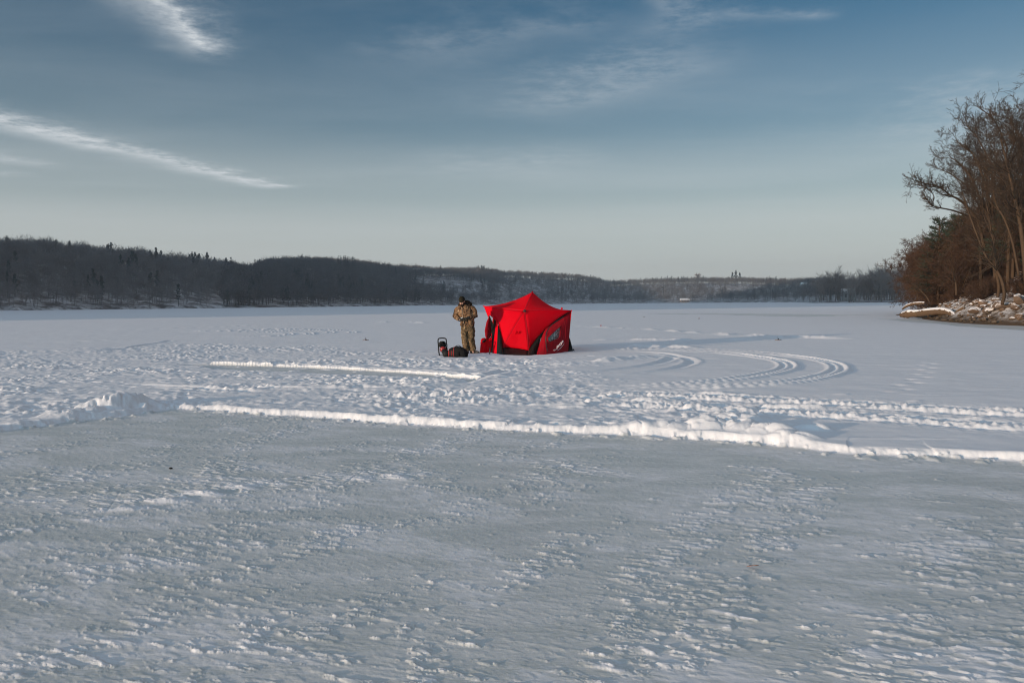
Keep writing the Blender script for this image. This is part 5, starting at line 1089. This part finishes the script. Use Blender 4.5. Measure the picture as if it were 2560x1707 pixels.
# tip-ups out on the ice
m_wood = plain('tip_up_wood', (.16, .09, .05), .8, .3, 40); m_flag = plain('orange_red_flag', (.62, .02, .02), .7, .1, 30)
def tip_up(p, label, up=.30, flag='red', ang=0, group='tip-ups set on the ice', sc=.55):
    o = empty('tip_up', ground(p), ang, label, 'tip-up', group); o.scale = (sc, sc, sc)
    bm = bmesh.new(); box(bm, V3((0, 0, .03)), (.46, .05, .03), .004); box(bm, V3((.06, 0, .028)), (.05, .34, .022), .004); link('base_cross', bm_mesh('base_cross', bm, m_wood), o)
    bm = bmesh.new(); tube_path(bm, [(-.02, 0, -.05), (-.02, 0, .16), (-.022, 0, up)], [.014, .012, .006], 6); link('upright', bm_mesh('upright', bm, m_wood if flag else m_dk), o)
    bm = bmesh.new(); bmesh.ops.create_cone(bm, cap_ends=True, segments=14, radius1=.045, radius2=.045, depth=.03, matrix=Matrix.Translation((.02, .03, .075)) @ Matrix.Rotation(R(90), 4, 'X')); link('spool', bm_mesh('spool', bm, m_dk), o)
    if flag:
        bm = bmesh.new(); pts = [(-.02, up), (-.02, up - .11), (.05, up - .12), (.11, up - .10), (.11, up + .0), (.05, up - .015)]; bm.faces.new([bm.verts.new((x, -.012 * math.sin(x * 40), z_)) for x, z_ in pts]); f = link('flag', bm_mesh('flag', bm, m_flag, False), o); md = f.modifiers.new('t', 'SOLIDIFY'); md.thickness = .004
    return o
def zz(x, y): return at(1460 + x / 3.92, 770 + y / 3.92, z=.04)
tip_up(zz(163, 190), 'tip-up with a small red flag on the snow trail right behind the tent', .26, 'red', .3)
tip_up(zz(1127, 108), 'distant tip-up with a pink red flag at the end of the dotted trail', .26, 'red', .8)
tip_up(zz(588, 92), 'distant dark tip-up without a flag beyond the dotted trail', .28, None, .2)
tip_up(zz(1903, 318), 'small dark tip-up with a cross base beside the long tent shadow', .30, None, .1)
tip_up(at(1680 / 1.8375, 780 + 131 / 1.8375, z=.04), 'dark tip-up alone on the smooth snow left of the person', .26, None, .05)
# scraps on the swept ice in front
p = g(391, 1078, 0.0); bm = bmesh.new(); bmesh.ops.create_icosphere(bm, subdivisions=2, radius=.016); [setattr(v, 'co', V3((v.co.x * 1.2, v.co.y, v.co.z * .55)) * (1 + .25 * math.sin(v.co.x * 90))) for v in bm.verts]
tag(link('hockey_puck', bm_mesh('hockey_puck', bm, m_dk), None, ground(p, .012)), 'small black lump lying alone on the swept grey ice', 'puck')
p = at(1300 + 1085 / 1.8667, 1200 + 412 / 1.8667, z=0); bm = bmesh.new(); vs_ = [bm.verts.new(q) for q in ((-.035, 0, .004), (-.012, -.012, .010), (.02, -.010, .014), (.04, .002, .008), (.015, .012, .004), (-.015, .010, .006))]; bm.faces.new(vs_)
f = link('fallen_leaf', bm_mesh('fallen_leaf', bm, plain('brown_leaf', (.30, .11, .05), .8), False), None, ground(p, .010)); md = f.modifiers.new('t', 'SOLIDIFY'); md.thickness = .002; tag(f, 'small brown leaf lying on the swept ice in the foreground', 'leaf')

# ------------------------------------------------------------------ single trees and houses of the far shore
def hill_pt(px, t_): x, y = hill_xy(np.array([float(px)]), np.array([float(t_)])); return Vector((x[0], y[0], float(hill_z(np.array([float(px)]), np.array([float(t_)]))[0])))
def far_tree(name, temp, mat_t, mat_c):
    V1, F1, V2, F2 = temp; return mesh_np('trunk', V1, F1, mat_t, True), mesh_np('crown', V2, F2, mat_c)
m_fb = plain('grey_bark', (.20, .17, .155), .9, .3, 1, .1, 0); m_ft = plain('grey_twigs', (.115, .10, .092), .9, .3, .6, .1, 0); m_fp = plain('dark_pine', (.022, .034, .028), .9, .3, .6, .1, 0); m_ftw = plain('brownish_twigs', (.23, .185, .165), .9, .3, .6, .1, 0)
pine_k = [far_tree('p', far_pine(80 + k, 15, 3.2, 330, .3), m_fb, m_fp) for k in range(2)]; bare_k = [far_tree('b', far_bare(90 + k, 22, 4.2, 420, .13, .24, 1 + (k % 2) * 2), m_fb, m_ftw) for k in range(4)]; round_k = far_tree('r', far_bare(97, 14, 7, 520, .3, .3, 5), m_fb, m_ftw)
for px, t_, k, sc, lab in ((462, 1.0, 0, 1.0, 'dark pine standing out left on the shoulder of the left bluff'), (480, .99, 1, 1.12, 'tallest dark pine of the cluster on the shoulder of the left bluff'), (497, 1.0, 0, .95, 'dark pine at the right of the cluster on the left bluff'), (440, 1.0, 1, .9, 'dark pine left of the cluster on the left bluff'),
                     (571, .98, 1, .98, 'lone dark pine on the skyline in the gap between the two bluffs')):
    plant('pine_tree', pine_k[k], hill_pt(px * K, t_), k + px, sc, lab, 'tree', None)
for px, t_, k, sc, lab in ((1682, 1.0, 0, 1.5, 'leftmost of the three far skyline pines right of the snowy clearing'), (1690, 1.0, 1, 1.75, 'tallest of the three far skyline pines right of the snowy clearing'), (1699, 1.0, 0, 1.45, 'rightmost of the three far skyline pines right of the snowy clearing')):
    plant('pine_tree', pine_k[k], hill_pt(px * K, t_), px, sc, lab, 'tree', None)
plant('round_tree', round_k, hill_pt(1603 * K, 1.0), 0, 1.75, 'round crowned bare tree rising above the far skyline', 'tree', None)
rg = rs(21); gl = 'tall pale bare tree in the grove on the far shore beside the right bank'
for k in range(46):
    px = 2040 + 250 * (k + rg.rand()) / 46; t_ = rg.uniform(.002, .07); hgt_ = lut([(2040, .72), (2090, .98), (2110, .75), (2130, .9), (2160, .8), (2190, 1.05), (2270, 1.0), (2320, 1.0)])(px) * rg.uniform(1.0, 1.32)
    plant('bare_tree', bare_k[rg.randint(0, 4)], hill_pt(px, t_), rg.uniform(0, 6.28), float(hgt_), gl, 'tree', 'bare trees of the grove beside the right bank')
m_wall = plain('pale_siding', (.55, .56, .57), .8, .08, 1, .2, 0); m_roof = plain('snowy_roof', (.78, .79, .80), .8, .04, 1, .2, 0); m_dwin = plain('dark_window', (.05, .055, .06), .3, .2, 1, .5, 0); m_dark = plain('dark_siding', (.16, .14, .13), .8, .1, 1, .2, 0)
m_grey_s = plain('grey_siding', (.40, .41, .42), .8, .08, 1, .2, 0)
def house(px, t_, w_, d_, h_, roof, label, rz=0.0, mat=None, wins=3, chim=True):
    o = empty('house', hill_pt(px, t_), rz, label, 'house', None); mt = mat or m_wall
    bm = bmesh.new(); box(bm, V3((0, 0, h_ / 2 - .8)), (w_, d_, h_ + 1.6)); link('wall', bm_mesh('wall', bm, mt, False), o)
    bm = bmesh.new(); e = .5; z0 = h_; P = [(-w_ / 2 - e, -d_ / 2 - e, z0), (w_ / 2 + e, -d_ / 2 - e, z0), (w_ / 2 + e, 0, z0 + roof), (-w_ / 2 - e, 0, z0 + roof), (-w_ / 2 - e, d_ / 2 + e, z0), (w_ / 2 + e, d_ / 2 + e, z0)]; v_ = [bm.verts.new(q) for q in P]
    for f in ((0, 1, 2, 3), (3, 2, 5, 4), (0, 3, 4), (1, 5, 2), (0, 4, 5, 1)): bm.faces.new([v_[i] for i in f])
    rf = link('roof', bm_mesh('roof', bm, m_roof, False), o)
    if chim: bm = bmesh.new(); box(bm, V3((w_ * .25, .3, z0 + roof * .9)), (.9, .9, 2.2)); link('chimney', bm_mesh('chimney', bm, m_dark, False), rf)
    for k in range(wins):
        bm = bmesh.new(); box(bm, V3((-w_ / 2 + w_ * (k + .5) / wins, -d_ / 2 - .03, h_ * .55)), (w_ / wins * .5, .12, h_ * .42)); link('window', bm_mesh('window', bm, m_dwin, False), o)
    return o
house(1037, .70, 15, 9, 4.5, 3.6, 'white roofed house high in the woods above the person', .2, m_dark)
house(1056, .69, 8, 7, 3.5, 2.4, 'small snowy roofed outbuilding right of the house above the person', .1, m_dark, 2, False)
house(2120, .045, 8, 7, 6, 2.4, 'pale two storey house among the grove trees by the right bank', -.1, m_grey_s, 3, False)
house(762, .55, 13, 8, 3.5, 1.6, 'long low house with a flat snowy roof on the second bluff', .1, m_dark, 3, False)
house(2016, .45, 13, 9, 4.5, 3, 'lone house with a snowy roof high on the far right bluff', .0, m_dark, 3)
house(1712, .012, 12, 7, 3.4, 2.6, 'low cabin with a snowy roof by the far waterline behind the tent', .0, m_dark, 3, False)
# ------------------------------------------------------------------ sun, sky and air
SUN_EL, SUN_AZ = 5.6, 54.0                      # azimuth: degrees left of straight behind the camera
az = R(SUN_AZ); el = R(SUN_EL)
to_sun = Vector((-math.sin(az) * math.cos(el), -math.cos(az) * math.cos(el), math.sin(el)))
sl = bpy.data.lights.new('sun', 'SUN'); so = bpy.data.objects.new('sun', sl); COL.objects.link(so)
sl.energy = 2.35; sl.angle = R(0.55); sl.color = (1.0, .73, .52)
so.rotation_euler = to_sun.to_track_quat('Z', 'Y').to_euler(); so.location = (-20, -20, 30)
world = bpy.data.worlds.new('World'); scene.world = world; world.use_nodes = True
nt_ = world.node_tree; nt_.nodes.clear()
class W(NT):
    def __init__(s): s.t = nt_
w = W(); wo = w.n('ShaderNodeOutputWorld'); bg = w.n('ShaderNodeBackground'); w.l(bg.outputs[0], wo.inputs[0])
sky = w.n('ShaderNodeTexSky'); sky.sky_type = 'NISHITA'; sky.sun_disc = False; sky.sun_elevation = el
sky.sun_rotation = math.atan2(to_sun.x, to_sun.y); sky.air_density = 1.0; sky.dust_density = .6; sky.ozone_density = 1.6; sky.altitude = 200
tc_ = w.n('ShaderNodeTexCoord').outputs['Generated']; sx = w.n('ShaderNodeSeparateXYZ'); w.l(tc_, sx.inputs[0])
zc = w.math('MAXIMUM', sx.outputs[2], .012)
cu = w.math('DIVIDE', sx.outputs[0], zc); cv_ = w.math('DIVIDE', sx.outputs[1], zc)    # the flat layer high clouds float in
def lay(sx_, sy_, scale, detail=6, rough=.6, seed=0.0, rot=0.0, dist=0.0):
    cb = w.n('ShaderNodeCombineXYZ'); w.l(cu, cb.inputs[0]); w.l(cv_, cb.inputs[1]); cb.inputs[2].default_value = seed
    mp_ = w.n('ShaderNodeMapping'); mp_.inputs['Rotation'].default_value = (0, 0, rot); mp_.inputs['Scale'].default_value = (sx_, sy_, 1); w.l(cb.outputs[0], mp_.inputs[0])
    return w.noise(scale, detail, rough, mp_.outputs[0], dist)
def cloud_pt(px, py):
    d = ray(px * K, py * K).normalized(); return d.x / d.z, d.y / d.z
def streak(p0, p1, width0, width1, strength, seed, fade0=.02, fade1=.12, ripple=.5):
    a, b = cloud_pt(*p0), cloud_pt(*p1); L = math.hypot(b[0] - a[0], b[1] - a[1]); ux, uy = (b[0] - a[0]) / L, (b[1] - a[1]) / L
    dx = w.math('SUBTRACT', cu, a[0]); dy = w.math('SUBTRACT', cv_, a[1])
    s = w.math('DIVIDE', w.math('ADD', w.math('MULTIPLY', dx, ux), w.math('MULTIPLY', dy, uy)), L)
    d = w.math('SUBTRACT', w.math('MULTIPLY', dy, ux), w.math('MULTIPLY', dx, uy))
    n = lay(1, 1, 3.8 / ripple, 10, .70, seed); n2 = lay(1, 1, 1.1 / ripple, 3, .5, seed + 5)
    d = w.math('ADD', d, w.math('MULTIPLY', w.math('SUBTRACT', n2, .5), (width0 + width1) * 1.3))
    d = w.math('ADD', d, w.math('MULTIPLY', w.math('SUBTRACT', n, .5), (width0 + width1) * 1.1))
    wd = w.math('ADD', width0, w.math('MULTIPLY', s, width1 - width0)); wd = w.math('MAXIMUM', wd, .01)
    g_ = w.math('POWER', 2.718, w.math('MULTIPLY', -1.0, w.math('POWER', w.math('ABSOLUTE', w.math('DIVIDE', d, wd)), 1.6)))
    def ss(x, lo, hi):
        m = w.n('ShaderNodeMapRange'); m.interpolation_type = 'SMOOTHSTEP'; m.inputs[1].default_value = lo; m.inputs[2].default_value = hi; w.l(x, m.inputs[0]); return m.outputs[0]
    e = w.math('MULTIPLY', ss(s, -fade0, fade0), ss(s, 1.0, 1.0 - fade1))
    tex = ss(n, .25, .72)
    return w.math('MULTIPLY', w.math('MULTIPLY', g_, e), w.math('MULTIPLY', w.math('ADD', .25, tex), strength))
terms = [streak((-160, 240), (655, 437), .20, .12, .85, 1.0, .02, .10), streak((-200, 330), (150, 395), .22, .1, .42, 2.0, .02, .5),
         streak((-150, 385), (130, 412), .2, .1, .25, 2.6, .02, .5), streak((230, -90), (505, 160), .17, .07, .40, 3.0, .03, .35, .35),
         streak((330, -60), (480, 130), .03, .05, .55, 4.0, .02, .2, .25), streak((1250, 260), (1750, 60), .34, .30, .20, 5.0, .25, .4, .5), streak((1520, -40), (1600, 100), .06, .2, .22, 6.0, .02, .5, .4),
         streak((1650, 30), (1950, 40), .05, .04, .2, 7.0, .2, .3, .4), streak((2150, 330), (2500, 100), .5, .4, .22, 8.0, .3, .3, .6), streak((1050, 400), (1450, 350), .5, .4, .20, 9.0, .4, .4, .7), streak((900, 130), (1500, 20), .2, .2, .14, 9.5, .3, .3, .5)]
veil = lay(.6, 1.4, .7, 6, .6, 11.0, .5, .4)
vm = w.n('ShaderNodeMapRange'); vm.inputs[1].default_value = .46; vm.inputs[2].default_value = .85; vm.inputs[4].default_value = .13; w.l(veil, vm.inputs[0])
tot = vm.outputs[0]
for q in terms: tot = w.math('ADD', tot, q)
tot = w.math('MINIMUM', tot, .96)
# milky air low over the horizon
hz_ = w.ramp(sx.outputs[2], [(0, .86), (.035, .82), (.085, .72), (.14, .46), (.22, .16), (.34, 0.0)], 'EASE')
SKY_TINT = (.43, .82, 1.05)
base = w.mix(1.0, sky.outputs[0], SKY_TINT, 'MULTIPLY')
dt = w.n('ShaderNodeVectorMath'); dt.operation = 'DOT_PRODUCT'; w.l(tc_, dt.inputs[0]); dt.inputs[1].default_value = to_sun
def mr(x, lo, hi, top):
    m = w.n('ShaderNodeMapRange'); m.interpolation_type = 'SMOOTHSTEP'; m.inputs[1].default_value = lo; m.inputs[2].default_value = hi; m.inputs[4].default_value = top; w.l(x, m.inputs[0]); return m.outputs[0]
# sky brightened round the sun and overhead, out of view, as added fill light
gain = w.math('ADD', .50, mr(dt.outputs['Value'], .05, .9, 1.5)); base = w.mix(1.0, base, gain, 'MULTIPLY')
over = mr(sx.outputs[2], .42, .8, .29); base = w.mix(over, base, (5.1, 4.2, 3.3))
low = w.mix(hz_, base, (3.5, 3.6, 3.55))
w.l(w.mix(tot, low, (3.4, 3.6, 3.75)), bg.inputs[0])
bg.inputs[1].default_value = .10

hm = bpy.data.materials.new('haze'); hm.use_nodes = True; hm.node_tree.nodes.clear()
ho = hm.node_tree.nodes.new('ShaderNodeOutputMaterial'); hv_ = hm.node_tree.nodes.new('ShaderNodeVolumePrincipled')
hv_.inputs['Color'].default_value = (.86, .92, 1.0, 1); hv_.inputs['Density'].default_value = HAZE; hv_.inputs['Anisotropy'].default_value = .2
hm.node_tree.links.new(hv_.outputs[0], ho.inputs['Volume'])
bm = bmesh.new(); box(bm, (150, 950, 48), (3400, 2300, 100))
hz = link('haze', bm_mesh('haze', bm, hm, False)); tag(hz, 'thin pale winter haze over the whole lake', 'haze', kind='stuff')

vs = scene.view_settings; scene.display_settings.display_device = 'sRGB'; vs.view_transform = 'Standard'; vs.look = 'None'; vs.exposure = EXPO; vs.gamma = 1; vs.use_curve_mapping = False
cy = scene.cycles; cy.use_denoising = True; cy.sampling_pattern = 'BLUE_NOISE'; cy.filter_width = 1.1; cy.max_bounces = 6; cy.diffuse_bounces = 3; cy.glossy_bounces = 2; cy.transmission_bounces = 3; cy.volume_bounces = 0; cy.transparent_max_bounces = 6
cy.sample_clamp_indirect = 4; cy.use_adaptive_sampling = True; cy.adaptive_threshold = .01
try: cy.denoiser = 'OPENIMAGEDENOISE'; cy.denoising_input_passes = 'RGB_ALBEDO_NORMAL'
except Exception: pass
